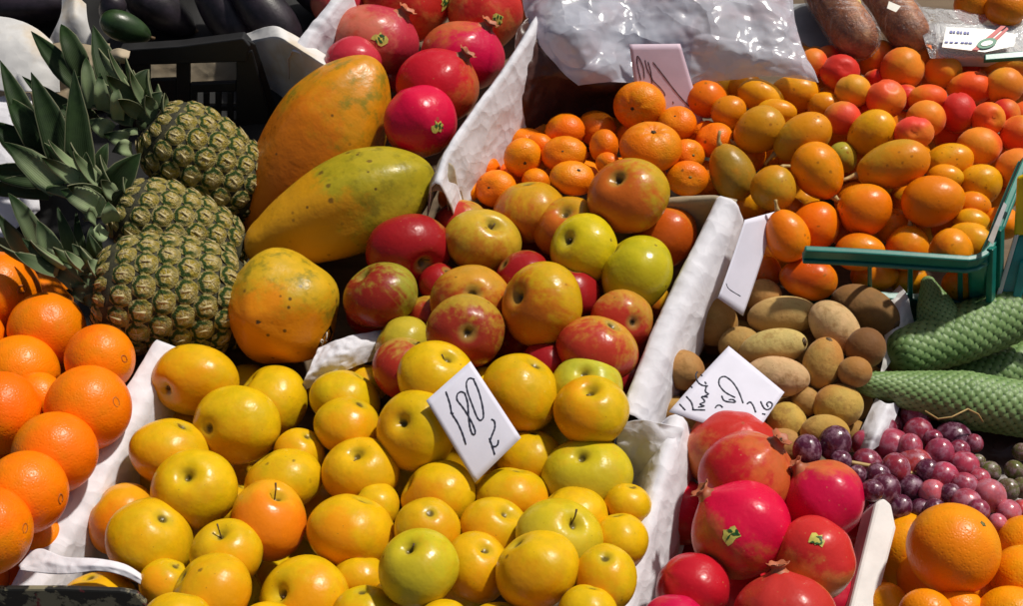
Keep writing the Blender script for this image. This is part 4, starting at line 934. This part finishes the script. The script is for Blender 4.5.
RIM = [(-.010, -.075), (-.009, -.004), (-.006, 0), (.006, 0), (.012, -.006), (.030, -.05), (.036, -.09)]
liner('paper_liner', [(5, 625, -.002), (40, 562, -.004), (80, 500, -.008), (115, 432, -.012), (152, 370, -.018), (168, 345, -.02)], [(.022, -.09), (.020, -.03), (.012, .0), (-.012, .004), (-.022, -.02), (-.03, -.08)], M['paper'], 'crumpled white paper ridge between the navel oranges and yellow apples')
liner('paper_liner', [(612, 640, .020), (622, 604, .022), (640, 545, .022), (656, 490, .020), (672, 432, .018), (678, 415, .01)], [(-.050, -.10), (-.024, -.05), (-.009, -.008), (-.003, 0), (.006, -.002), (.020, -.028), (.030, -.06), (.034, -.10)], M['paper'], 'crinkled white paper over the crate wall between yellow apples and pomegranates', amp=.005)
liner('paper_liner', [(630, 415, .012), (642, 385, .016), (664, 328, .018), (686, 280, .020), (708, 238, .022), (727, 198, .024)], [(-.012, -.075), (-.011, -.006), (-.007, 0), (.004, .001), (.012, -.004), (.024, -.030), (.030, -.06), (.032, -.08)], M['paper'], 'long white paper-wrapped crate wall between the mixed apples and the kiwis', amp=.003)
liner('paper_liner', [(737, 200, .022), (715, 195, .020), (690, 196, .012), (655, 199, .004), (600, 204, -.01)], [(-.006, -.06), (-.005, -.004), (-.001, 0), (.003, -.002), (.006, -.03), (.010, -.07)], M['kraft'], 'short paper-lined back wall of the mixed apple crate', amp=.002)
liner('paper_liner', [(436, 182, .03), (443, 156, .034), (462, 126, .036), (479, 102, .038), (503, 70, .040), (524, 38, .042), (540, 10, .042)], [(-.012, -.06), (-.006, -.01), (0, 0), (.004, -.002), (.014, -.035), (.022, -.075), (.026, -.10)], M['paper'], 'white paper wall between the back pomegranates and the mandarins', amp=.004)
liner('paper_liner', [(296, 52, .0), (306, 36, .006), (324, 14, .012), (345, -12, .014)], [(.016, -.04), (.010, -.012), (.004, 0), (-.006, -.001), (-.014, -.02), (-.018, -.05)], M['paper'], 'crinkled white paper edge beside the back pomegranates', amp=.005)
liner('paper_liner', [(436, 190, .012), (438, 176, .02), (446, 160, .028)], [(-.012, -.05), (-.008, -.005), (.0, 0), (.010, -.003), (.014, -.05)], M['kraft'], 'torn paper scrap between the green papaya and mandarins', amp=.004, n=20, m=16)
sheet('paper_sheet', [[(618,424,.012), (640,420,.018), (664,424,.022), (684,428,.018)], [(616,452,-.012), (636,450,-.004), (654,456,.004), (672,470,.0)], [(612,490,-.05), (630,492,-.045), (646,498,-.04), (660,510,-.04)]], M['paper'], 'white paper corner folded into the front crate beside the broad olive-yellow apple', amp=.003)
liner('paper_liner', [(110, 690, -.01), (250, 700, -.01), (430, 702, -.01), (606, 694, -.005)], [(.02, -.10), (.012, -.01), (.004, 0), (-.006, 0), (-.012, -.02), (-.016, -.11)], M['paper'], 'white paper-lined front wall of the yellow apple crate', amp=.004)
# paper under papaya and kiwis
sheet('paper_sheet', [[(300,392,-.045), (326,380,-.04), (352,368,-.035), (380,358,-.045)], [(306,376,-.03), (328,360,-.022), (352,350,-.02), (382,340,-.03)], [(318,348,-.03), (336,340,-.022), (356,334,-.022), (384,330,-.035)]], M['paper'], 'grey-white paper scrap under the end-on papaya', amp=.0035, s=45)
sheet('paper_sheet', [[(872,318,-.045), (886,300,-.04), (900,285,-.04)], [(885,340,-.04), (898,318,-.03), (908,298,-.03)], [(878,382,-.05), (895,355,-.045), (915,330,-.05)]], M['sheet'], 'white paper scrap beside the darkest kiwi', amp=.003)
sheet('paper_sheet', [[(850,452,-.05), (862,428,-.03), (876,398,-.03)], [(868,452,-.02), (877,432,-.012), (888,404,-.02)], [(886,440,-.03), (893,424,-.03), (902,400,-.04)]], M['paper'], 'white paper edge between the kiwis and the grapes', amp=.003)
# folded flap at the front corner
sheet('paper_flap', [[(18,566,.030), (38,549,.032), (64,557,.036), (98,559,.040), (126,565,.040), (147,579,.037)], [(20,568,.032), (43,562,.035), (68,566,.039), (99,566,.043), (126,571,.043), (148,584,.039)], [(20,570,.031), (48,574,.034), (72,574,.038), (100,571,.041), (126,577,.040), (148,589,.036)]], M['paper'], 'folded white paper flap curling over the front corner of the yellow apple crate', amp=.0016, s=55, n=16, m=60, thick=.0004, lin=True)
# papers, upper left
sheet('paper_sheet', [[(150,56,1.68), (215,45,1.67), (246,34,1.64), (272,26,1.60), (290,33,1.595), (318,50,1.59), (348,70,1.575)], [(150,62,1.67), (216,50,1.66), (248,42,1.625), (276,37,1.585), (294,46,1.575), (320,62,1.56), (348,78,1.555)], [(200,128,1.74), (260,128,1.73), (276,128,1.72), (286,126,1.70), (294,124,1.67), (304,120,1.64), (320,118,1.62)]], M['sheet'], 'large white paper sheet arching behind the black crate, in front of the back pomegranates', amp=.0012, s=22, n=60, m=60, bydepth=True, lin=True)
sheet('paper_sheet', [[(-30,12,-.03), (10,18,-.02), (35,28,-.02), (52,42,-.03)], [(-30,40,-.03), (5,44,-.02), (32,52,-.02), (58,62,-.03)], [(-30,80,-.05), (0,90,-.04), (30,92,-.04), (60,92,-.05)]], M['sheet'], 'pale crumpled paper behind the pineapple crowns, against the dark corner', amp=.004, s=12)
sheet('paper_sheet', [[(-40,110,-.06), (0,96,-.05), (30,92,-.05)], [(-40,150,-.06), (0,140,-.05), (36,132,-.05)], [(-40,250,-.08), (0,240,-.07), (40,210,-.07)]], M['paper'], 'white paper showing through the pineapple leaves', amp=.004, s=12)
sheet('paper_sheet', [[(62,-8,-.01), (74,-6,0), (86,4,-.01)], [(60,18,-.02), (74,16,-.005), (88,24,-.02)], [(46,44,-.04), (70,42,-.03), (96,46,-.04)]], M['sheet'], 'upright scrap of pale paper beside the dark green fruit', amp=.003, s=14)
sheet('paper_sheet', [[(106,52,.02), (118,48,.03), (130,51,.025)], [(110,58,.02), (119,56,.03), (128,58,.025)], [(116,62,.01), (120,62,.02), (124,63,.015)]], M['kraft'], 'torn beige paper corner hooked on the black crate', amp=.002, n=14, m=14)
sheet('kraft_sheet', [[(10,42,-.06), (60,40,-.06), (110,44,-.06)], [(0,70,-.07), (56,66,-.07), (110,70,-.07)], [(0,110,-.09), (60,110,-.09), (120,110,-.09)]], M['kraft'], 'flat beige cardboard under the pineapple leaves', 'cardboard', amp=.003, s=14)

# ------------------------------------------------------------------ slabs: outlines on a plane, given thickness
def slab(name, pts, p, n, th, mat, parent=None, org=None, bev=.0008):
    org = org or Vector(); q = [hitp(x, y, p, n) - org for x, y in pts]; k = len(q); nn = n if n.dot(CAM - p) > 0 else -n
    V = q + [v - nn * th for v in q]; Fc = [tuple(range(k)), tuple(range(2 * k - 1, k - 1, -1))] + [(i, k + i, k + (i + 1) % k, (i + 1) % k) for i in range(k)]
    o = obj(name, mesh(name, V, Fc, mat, False), parent)
    import bmesh
    bm = bmesh.new(); bm.from_mesh(o.data); bmesh.ops.recalc_face_normals(bm, faces=bm.faces[:]); bm.to_mesh(o.data); bm.free()
    if bev: md = o.modifiers.new('bevel', 'BEVEL'); md.width = bev; md.segments = 2; md.limit_method = 'ANGLE'
    return o
def box_px(x0, y0, x1, y1): return [(x0, y0), (x1, y0), (x1, y1), (x0, y1)]
# price cards
def card(name, corners, p, n, strokes, mat, ink, label, bend=.004, rad=.0007, ch=None):
    q = [hitp(x, y, p, n) for x, y in corners]; c = sum(q, Vector()) / 4; e1 = (q[1] - q[0]).normalized(); nn = n if n.dot(CAM - p) > 0 else -n; e2 = nn.cross(e1)
    half = max((v - c).length for v in q)
    def bd(w_): return w_ + nn * (bend * (1 - (((w_ - c).dot(e1 + e2 * .4)) / half) ** 2))
    V, Fc, n_ = [], [], 14
    for i in range(n_ + 1):
        for j in range(n_ + 1):
            s_, t = i / n_, j / n_; V.append(bd(q[0] * (1 - s_) * (1 - t) + q[1] * s_ * (1 - t) + q[2] * s_ * t + q[3] * (1 - s_) * t) - c)
    for i in range(n_):
        for j in range(n_): a = i * (n_ + 1) + j; Fc.append((a, a + 1, a + n_ + 2, a + n_ + 1))
    o = obj(name, mesh(name, V, Fc, mat), None, c); md = o.modifiers.new('thickness', 'SOLIDIFY'); md.thickness = .0005; md.offset = -1 if False else 0
    tag(o, label, 'price card')
    VV, FF = [], []
    for sset in strokes:
        name_, lines = sset; VV, FF = [], []
        for ln in lines:
            pts = []
            for a, b_ in zip(ln, ln[1:]):
                for t in np.linspace(0, 1, 7)[:-1]: pts.append((a[0] + (b_[0] - a[0]) * t, a[1] + (b_[1] - a[1]) * t))
            pts.append(ln[-1])
            for _ in range(6): pts = [pts[0]] + [tuple((pts[i - 1][z] + 2 * pts[i][z] + pts[i + 1][z]) / 4 for z in (0, 1)) for i in range(1, len(pts) - 1)] + [pts[-1]] if len(pts) > 2 else pts
            P = [bd(hitp(x, y, p, n)) - c + nn * .0003 for x, y in pts]
            v, fc = tube(P, [rad * (.8 + .4 * ((i * 37 % 10) / 10)) for i in range(len(P))], 5); b0 = len(VV); VV += v; FF += [tuple(k + b0 for k in f_) for f_ in fc]
        obj(name_, mesh(name_, VV, FF, ink), o)
    return o
Z1 = lambda o, k: (lambda L: [(o[0] + a / k, o[1] + b / k) for a, b in L])
z = Z1((420, 355), 4.491)
def front_depth(x, y, rad=0):      # nearest fruit face to the camera under a pixel
    best = 9.9
    for f in FR:
        q = ((x - f['x']) / f['rx']) ** 2 + ((y - f['y']) / f['ry']) ** 2
        if q < 1: best = min(best, f['d'] - math.sqrt(f['rx'] * f['ry']) * f['d'] / F * math.sqrt(1 - q))
    return best
def card_plane(x, y, n, probe, lift=.002):
    """plane of direction n, pushed towards the camera until it clears the fruits at the probe pixels"""
    best = None
    for (a, b_) in probe:
        d = front_depth(a, b_)
        if d > 5: continue
        pt = atd(a, b_, d); s_ = (pt - CAM).dot(n)
        best = s_ if best is None else max(best, s_)
    best = best if best is not None else (at(x, y, .03) - CAM).dot(n)
    return CAM + n * (best + lift)
def mkn(a, b_, c_): return (RIGHT * a + UP * b_ + BACK * c_).normalized()
n1 = mkn(.10, .25, 1)
grid = [(430 + 12 * i, 372 + 11 * j) for i in range(8) for j in range(10)]
inside = lambda poly: [(a, b_) for a, b_ in grid if all(((poly[(k + 1) % 4][0] - poly[k][0]) * (b_ - poly[k][1]) - (poly[(k + 1) % 4][1] - poly[k][1]) * (a - poly[k][0])) > 0 for k in range(4))]
C1 = [(426, 401.5), (470.5, 361.5), (520.5, 438.5), (475, 483)]
p1 = card_plane(470, 420, n1, inside(C1))
card('price_card', C1, p1, n1, [('handwriting', [z([(115,168),(135,225),(140,268),(165,300),(190,355),(205,405)]), z([(135,262),(150,268)]),
  z([(205,178),(185,165),(165,178),(163,205),(190,235),(222,285),(248,340),(246,362),(232,358),(222,325),(216,270),(214,215),(200,175)]),
  z([(245,112),(222,103),(205,125),(212,170),(235,230),(255,285),(270,300),(286,285),(280,230),(262,160),(238,108)]),
  z([(318,292),(334,298),(336,330),(322,362),(312,392)]), z([(310,376),(320,405),(334,450)]), z([(350,385),(350,402),(338,416),(322,412)])])], M['card'], M['ink'], 'white price card reading 180 e, stuck among the yellow apples', .004, .0008)
z = Z1((660, 340), 7.13); n2 = mkn(-.02, .75, 1)
C2 = [(668.5, 413), (728.7, 346.3), (784, 394), (752, 440)]
grid = [(672 + 8 * i, 350 + 7 * j) for i in range(15) for j in range(11)]
p2 = card_plane(725, 390, n2, [g_ for g_ in inside(C2) if g_[1] < 405 and front_depth(*g_) > 1.29])
card('price_card', C2, p2, n2, [('handwriting', [z([(138,468),(180,512)]), z([(185,415),(225,455),(235,505)]), z([(228,510),(320,512)]), z([(221,345),(228,356)]), z([(290,258),(298,272)]), z([(318,312),(328,328)]),
  z([(265,240),(250,262),(265,315),(300,340),(340,342)]), z([(328,345),(318,385),(352,400),(308,415),(352,425),(282,412),(330,455),(270,470),(325,485),(272,492)]),
  z([(535,425),(460,388),(415,332),(420,284),(460,268),(515,310),(560,380),(590,465)]), z([(438,412),(452,452),(545,462),(520,436),(490,440)]), z([(392,498),(405,478),(430,478),(445,495)]),
  z([(618,470),(640,452),(662,480),(680,530)]), z([(715,452),(735,498),(760,515),(790,500),(802,470),(775,452),(755,470),(770,492)]), z([(725,540),(750,545)])])], M['card'], M['ink'], 'white price card with handwritten kiwi price lying on the kiwis', .003, .0008)
z = Z1((620, 30), 6.06); n3 = mkn(.10, -.25, 1); p3 = atd(670, 85, 1.538)
card('price_card', [(629, 44), (680, 43.5), (705, 128), (640, 128)], p3, n3, [('handwriting', [z([(125,300),(102,205),(100,148),(118,170),(142,225),(146,290)]), z([(150,178),(160,230),(188,285),(192,322)]), z([(168,190),(185,245),(190,300),(240,345),(268,380),(270,398)]), z([(198,192),(250,258),(340,378),(415,460)]), z([(318,430),(322,442)])])], M['pinkcard'], M['inkbrown'], 'pinkish price card with scribbled strokes standing behind the mandarins', .002, .0005)
n4 = mkn(.75, .10, 1); p4 = at(745, 262, .012)
z = Z1((600, 180), 4.04)
card('price_card', [(743.5, 220), (777, 211), (742, 316), (717.5, 298)], p4, n4, [('handwriting', [z([(505,418),(512,440),(562,470)])])], M['card'], M['ink'], 'plain pale card seen from its back, wedged beside the kiwis', .002, .0004)

# ------------------------------------------------------------------ crates
VN = Vector((-.05, -.9, -.32)).normalized()
# green crate of passion fruits
pg = at(900, 258, .044); org = pg.copy()
gc = tag(empty('green_crate', org), 'dark green plastic crate holding the speckled passion fruits', 'crate')
def sweep(name, path, wd, ht, mat, parent, org, drop=0.0):
    P = [at(*p) - NRM * drop for p in path]
    for _ in range(2):                                    # round the corners
        Q = [P[0]]
        for a, c_ in zip(P, P[1:]): Q += [a.lerp(c_, .25), a.lerp(c_, .75)]
        P = Q + [P[-1]]
    V, Fc = [], []
    for i, p in enumerate(P):
        t = (P[min(i + 1, len(P) - 1)] - P[max(0, i - 1)]).normalized(); ac = t.cross(NRM).normalized()
        V += [p - ac * wd / 2 - org, p + ac * wd / 2 - org, p + ac * wd / 2 - NRM * ht - org, p - ac * wd / 2 - NRM * ht - org]
    for i in range(len(P) - 1):
        for k in range(4): a = i * 4; Fc.append((a + k, a + (k + 1) % 4, a + 4 + (k + 1) % 4, a + 4 + k))
    Fc += [(3, 2, 1, 0), tuple(range(len(V) - 4, len(V)))]
    o = obj(name, mesh(name, V, Fc, mat, False), parent); md = o.modifiers.new('bevel', 'BEVEL'); md.width = .0015; md.segments = 2; md.limit_method = 'ANGLE'; return o
GP = [(805,248,.046), (870,251,.047), (940,256,.048), (986,259,.048), (999,226,.045), (1012,192,.04), (1030,150,.036)]
sweep('rim', GP, .007, .013, M['green'], gc, org); sweep('lip', GP, .013, .004, M['green'], gc, org, .013)
for (a, b_, c_, d_) in ((908, 266, 913, 305), (958, 268, 963, 308), (868, 264, 872, 303)):
    slab('post', box_px(a, b_, c_, d_), pg - VN * .004, VN, .006, M['green'], gc, org)
slab('corner_post', [(968,266),(988,262),(986,316),(970,316)], pg - VN * .002, VN, .012, M['green'], gc, org, .003)
slab('rail', [(806,294),(988,304),(988,330),(806,322)], pg - VN * .003, VN, .008, M['green'], gc, org)
ps = hitp(988, 256, pg, VN); sn = Vector((.80, -.58, .15)).normalized()
for (a, c_) in ((993, 997), (1001, 1005)):
    slab('side_post', [(a, 250 - (a - 993) * 2.4), (c_, 246 - (a - 993) * 2.4), (c_ - 2, 316), (a - 2, 316)], ps, sn, .006, M['green'], gc, org)
slab('liner', [(988,240),(1004,202),(1007,205),(993,244)], ps + Vector((-.008, 0, .004)), Vector((-.2, -.6, .7)).normalized(), .001, M['sheet'], gc, org, 0)
# teal crate at the edge
pt = at(1016, 270, .0); n5 = Vector((-.35, -.9, .35)).normalized()
tc = tag(empty('teal_crate', pt), 'light teal plastic crate beside the green one, with a yellow strip', 'crate')
slab('side_panel', [(1018,236),(1060,225),(1060,330),(992,318)], pt, n5, .010, M['teal'], tc, pt, .002)
slab('rib', [(1014,236),(1019,235),(1000,300),(995,300)], pt + n5 * .006, n5, .006, M['whiteboard'], tc, pt, .001)
slab('rib', [(1020,262),(1030,262),(1018,310),(1010,310)], pt + n5 * .006, n5, .006, M['teal'], tc, pt, .001)
slab('yellow_strip', [(1017,178),(1060,160),(1060,232),(1014,236)], pt + n5 * .004, n5, .008, M['yellowplastic'], tc, pt, .002)
# black crate, upper left
pk = atd(190, 120, 1.63); nk = Vector((.05, -1, .12)).normalized(); ok_ = pk.copy()
bc = tag(empty('black_crate', ok_), 'black slotted plastic crate behind the pineapples', 'crate')
def bb(name, pts, off=0.0, th=.008): return slab(name, pts, pk + nk * off, nk, th, M['blackplastic'], bc, ok_, .0015)
bb('rim', [(119,50),(180,46),(243,38),(250,46),(246,62),(120,66)], .004, .02)
bb('panel', [(119,64),(150,64),(150,160),(119,160)]); bb('panel', [(176,62),(190,61),(190,160),(176,160)]); bb('panel', [(150,80),(176,79),(176,160),(150,160)]); bb('panel', [(236,58),(252,50),(270,120),(262,160),(244,160),(236,140)])
bb('bar', [(190,84),(236,82),(236,92),(190,93)])
xs = [190, 197, 203, 209, 215, 221, 227, 233, 237]
for i in range(0, 8, 2): bb('slat', [(xs[i], 92), (xs[i + 1], 92), (xs[i + 1], 124), (xs[i], 124)])
bb('slat', [(236,92),(239,92),(239,124),(236,124)]); bb('bar', [(190,106),(237,105),(237,111),(190,112)], -.001); bb('panel', [(190,122),(238,122),(238,160),(190,160)])
nk2 = Vector((.5, -.85, .1)).normalized(); pe = hitp(248, 60, pk, nk)
slab('side_panel', [(243,38),(256,44),(286,136),(280,160),(262,160),(250,60)], pe, nk2, .008, M['blackplastic'], bc, ok_, .0015)
sheet('paper_sheet', [[(130,50,1.66), (190,48,1.66), (250,44,1.66)], [(130,90,1.67), (190,88,1.67), (250,84,1.67)], [(130,130,1.68), (190,130,1.68), (250,126,1.68)]], M['kraft'], 'beige paper lining seen through the slots of the black crate', amp=.002, bydepth=True)
# white board right of the front pomegranates
pw = at(868, 550, .018); nw = mkn(.25, .55, 1)
wb = slab('white_board', [(842,640),(876,502),(884,497),(892,504),(897,528),(868,640)], pw, nw, .03, M['whiteboard'], None, None, .003)
tag(wb, 'smooth white crate wall between the front pomegranates and the oranges', 'crate wall')
# peeling front board
pp = at(70, 592, .05); npp = Vector((-.05, -1, .25)).normalized()
fb = slab('front_board', [(-40,589),(60,589),(120,591),(136,594),(146,604),(150,660),(-40,660)], pp, npp, .006, M['peeling'], None, None, .002)
tag(fb, 'dark weathered crate front with peeling paint under the paper flap', 'crate front')

# ------------------------------------------------------------------ bag, brown film and packages at the back
sheet('brown_film', [[(514,55,.03), (526,20,.03), (600,0,.01), (700,-10,.01)], [(520,90,.0), (546,66,.010), (600,80,.0), (690,72,-.01)], [(524,124,-.04), (560,112,-.05), (610,100,-.05), (700,96,-.05)], [(520,150,-.08), (560,150,-.09), (620,150,-.09), (700,140,-.09)]], M['brownfilm'], 'dark brown film lining the hollow behind the mandarins', 'film', amp=.006, s=26)
sheet('plastic_bag', [[(520,-14,.045), (560,-16,.06), (620,-18,.05), (690,-18,.06), (750,-18,.05), (792,-16,.03)],
  [(526,14,.035), (566,12,.06), (622,14,.04), (690,14,.05), (752,16,.045), (796,22,.03)],
  [(536,40,.025), (572,44,.045), (626,42,.028), (692,40,.036), (756,46,.04), (806,52,.03)],
  [(556,66,.015), (590,70,.025), (634,66,.012), (694,64,.016), (762,64,.026), (814,70,.026)],
  [(578,88,.004), (606,84,.008), (640,86,.0), (696,84,.002), (762,74,.016), (819,82,.022)]], M['film'], 'crumpled clear plastic bag spread behind the mandarins and pink card', 'plastic bag', amp=.012, s=9, n=90, m=110, thick=.0003)
def ring_tube(pts, name):
    v, fc = tube([at(*p) for p in pts], [.0012] * len(pts), 6); return v, fc
def log_pack(x0, y0, x1, y1, wpx, h, label):
    a, b_ = at(x0, y0, h), at(x1, y1, h); z_ = (b_ - a).normalized(); c = (a + b_) / 2; hl = (b_ - a).length / 2; Wd = wpx * dep(x0, y0) / F; Rt = rot_to(z_, 0)
    D, Fc = globe(40, 40); wd = np.where(np.abs(D[:, 2]) < .8, 1, 1) * np.clip((1 - np.abs(D[:, 2]) ** 5), 0, 1) ** .5; hh = np.maximum(np.hypot(D[:, 0], D[:, 1]), 1e-6)
    V = np.stack([D[:, 0] / hh * wd * Wd, D[:, 1] / hh * wd * Wd, D[:, 2] * hl], -1) * wob(D, .05, int(x0), 5)[:, None]
    root = tag(empty('wrapped_log', c), label, 'package', 'wrapped brown logs at the back')
    o = obj('log', mesh('log', V, Fc, M['log']), root); o.rotation_euler = Rt.to_euler()
    Vw = np.array([list(Vector(v) * 1.0) for v in V]); nz = np.array([1 + .05 * mnoise.noise(Vector(v) * 90) for v in V])
    Vw[:, :2] *= (1.10 * nz)[:, None]; Vw[:, 2] *= 1.04
    o = obj('wrap', mesh('wrap', Vw, Fc, M['wrap']), root); o.rotation_euler = Rt.to_euler()
log_pack(816, -22, 866, 50, 21, .012, 'brown log in clear wrap lying next to the plastic bag')
log_pack(872, -22, 918, 46, 20, .012, 'brown log in clear wrap beside the printed label, with a white tag')
# white tag, green scrap, label package
pl = at(960, 38, .03); nl = mkn(.0, .5, 1)
lp = tag(empty('label_package', pl), 'clear package with a white printed label in front of the shaded oranges', 'package')
slab('tray', [(934,22),(1040,26),(1040,58),(938,56)], pl - nl * .012, nl, .02, M['whiteboard'], lp, pl, .003)
lb = slab('label', [(946.5,27),(990,29),(1016,34),(1014,46),(985,52),(942,47)], pl + nl * .001, nl, .0006, M['stickwhite'], lp, pl, 0)
def pr(name, pts, mat, off): slab(name, pts, pl + nl * off, nl, .0004, mat, lb, pl, 0)
pr('red_stripe', [(1001,25.5),(1006,26),(978,50),(972,49.5)], M['print_red'], .0022); pr('red_stripe', [(1007,27),(1008.5,29),(997,40),(992,40)], M['print_red'], .0022)
pr('emblem', [(987 + 10 * math.cos(a), 43 + 5 * math.sin(a) - 2 * math.cos(a)) for a in np.linspace(0, 6.28, 17)[:-1]], M['print_green'], .0028)
pr('emblem_centre', [(987 + 6 * math.cos(a), 43 + 2.4 * math.sin(a) - 1.2 * math.cos(a)) for a in np.linspace(0, 6.28, 13)[:-1]], M['stickwhite'], .0034)
for k, xx in enumerate((950, 953.5, 957, 960.5, 964, 967.5)): pr('letter_print', [(xx, 30.2 + k * .25), (xx + (1.8 if k % 2 else 2.6), 30.3 + k * .25), (xx + (1.8 if k % 2 else 2.6), 32.8 + k * .25), (xx, 32.6 + k * .25)], M['print_blue'], .0020)
for k, xx in enumerate((945, 950, 955, 961, 965, 969)): pr('letter_print', [(xx, 41 + k * .2), (xx + 3.4, 41.1 + k * .2), (xx + 3.2, 42.5 + k * .2), (xx, 42.4 + k * .2)], M['print_blue'], .0020)
slab('edge_strip', [(985,54),(1040,49),(1040,56),(985,60)], pl + nl * .004, nl, .006, M['green'], lp, pl, .001)
sheet('clear_wrap', [[(912,6,.02), (960,10,.02), (1040,14,.02)], [(922,34,.024), (965,38,.024), (1040,40,.024)], [(930,58,.018), (970,58,.018), (1040,60,.018)]], M['wrap'], 'shiny clear wrap stretched over the labelled package', 'film', amp=.002, s=30)
tgp = at(893, 8, .045); ntg = mkn(.2, .3, 1)
tag(slab('paper_tag', [(889,1),(901,6),(896,12),(887,8)], tgp, ntg, .0006, M['stickwhite'], None, None, 0), 'tiny white tag on the wrapped brown log', 'tag')
tag(slab('green_scrap', [(849,-4),(860,-2),(864,12),(856,10)], at(856, 4, .03), ntg, .002, M['yellowplastic'], None, None, 0), 'bright green-yellow scrap between the two wrapped logs', 'scrap')
pgb = at(805, 30, -.02); tag(slab('grey_board', [(782,4),(822,2),(850,40),(832,62),(800,40),(784,24)], pgb, mkn(.1, .6, 1), .01, M['greyboard'], None, None, .001), 'grey board edge between the plastic bag and the wrapped logs', 'board')
# dark fruits in the far corner
def dark(x, y, hl, hw, ang, h, mat, label, cat='aubergine'):
    d = dep(x, y, h); r, u, b = vbasis(x, y); a = R_(ang); z_ = (r * math.cos(a) + u * math.sin(a) + b * .15).normalized(); Rt = rot_to(z_, 0); D, Fc = globe(36, 26)
    V = D * wob(D, .05, int(x), 4)[:, None]; V[:, :2] *= (1 + .16 * D[:, 2:3]); V = V * np.array([hw, hw, hl]) * d / F
    o = obj('dark_fruit', mesh('dark_fruit', V, Fc, mat), None, atd(x, y, d), Rt); tag(o, label, cat, 'dark fruits in the far corner')
    v, fc = tube([Vector((0, 0, -hl * .96 * d / F)), Vector((.002, 0, -hl * 1.15 * d / F))], [hw * .16 * d / F, hw * .10 * d / F], 7); obj('stem', mesh('stem', v, fc, M['stem']), o)
dark(262, 10, 52, 23, -48, -.045, M['darkfruit'], 'dark purple fruit with a greyish sheen touching the arching paper'); dark(222, 10, 50, 22, -58, -.055, M['darkfruit'], 'brownish dark fruit beside the greyish one'); dark(318, -6, 40, 20, -30, -.06, M['darkfruit'], 'black fruit behind the crinkled paper edge')
dark(126, 28, 26, 15, 160, -.01, M['darkgreenfruit'], 'glossy dark green fruit beside the upright paper scrap'); dark(160, 10, 40, 20, 150, -.06, M['darkfruit'], 'black fruit in the shadow above the black crate'); dark(30, 6, 44, 18, 10, -.06, M['darkfruit'], 'black fruit above the pale crumpled paper')
dark(112, 8, 16, 13, 60, .0, M['darkfruit'], 'small dull dark fruit behind the upright paper scrap')

# ------------------------------------------------------------------ table, crate floors, ground
def panel(name, c, sx, sy, th, mat, rot, kind=None, parent=None):
    V = [(a * sx / 2, b * sy / 2, z_) for z_ in (0, -th) for a, b in ((-1, -1), (1, -1), (1, 1), (-1, 1))]
    o = obj(name, mesh(name, V, [(0, 1, 2, 3), (7, 6, 5, 4), (0, 4, 5, 1), (1, 5, 6, 2), (2, 6, 7, 3), (3, 7, 4, 0)], mat, False), parent, c, rot); 
    if kind: o['kind'] = kind
    return o
RT = Matrix.Rotation(TILT, 3, 'X')
tb = tag(empty('market_stall', Vector((0, 1.1, 0))), 'sloping wooden market stall table under all the fruit', 'stall')
top = panel('table_top', PL0 + NRM * -.125 + Vector((0, .12, .03)) - Vector((0, 1.1, 0)), 2.0, 1.5, .03, M['wood'], RT, None, tb)
for sx in (-.9, .9):
    for yy, zz in ((-.5, .58), (.72, .90)): panel('leg', Vector((sx, yy, zz)), .07, .07, zz, M['wood'], Matrix.Identity(3), None, tb)
panel('pavement', Vector((0, 0, 0)), 60, 60, .1, M['paving'], Matrix.Identity(3), 'structure')

sheet('shade_sheet', [[(-60,-30,-.085), (120,-30,-.085), (345,-30,-.085)], [(-60,40,-.09), (120,40,-.09), (330,40,-.09)], [(-60,150,-.095), (120,150,-.095), (290,130,-.095)], [(-60,350,-.10), (120,350,-.10), (260,345,-.10)]], M['shadesheet'], 'black sheet added as painted shade under the pineapples and dark fruits', 'film', amp=.004, s=12)  # added black sheet hides the table, painting the gaps as deep shade
sheet('brown_cloth', [[(880,395,-.05), (960,395,-.06), (1060,395,-.06)], [(870,460,-.06), (960,460,-.065), (1060,450,-.065)], [(870,530,-.07), (960,530,-.07), (1060,530,-.07)]], M['brownfilm'], 'dark brown cloth under the grapes and scaly fruits', 'cloth', amp=.005, s=18)
# stacked empty crates, out of view, added to cast shade on the far-left corner
by = at(100, -75, -.1).y; bz = at(100, -75, -.1).z
for k in range(3):
    e = tag(empty('shade_crate', Vector((-.70, by + .17, bz - .02 + .16 * k))), 'empty wooden crate added out of view to shade the far corner', 'crate', 'crates added behind the stall for shade')
    for yy in (-.16, .16):
        for j in range(3): panel('slat', Vector((0, yy, .048 + .05 * j)), .66, .012, .042, M['wood'], Matrix.Identity(3), None, e)
    for xx in (-.324, .324): panel('end_board', Vector((xx, 0, .148)), .012, .306, .142, M['wood'], Matrix.Identity(3), None, e)
    panel('bottom', Vector((0, 0, .006)), .634, .306, .008, M['wood'], Matrix.Identity(3), None, e)
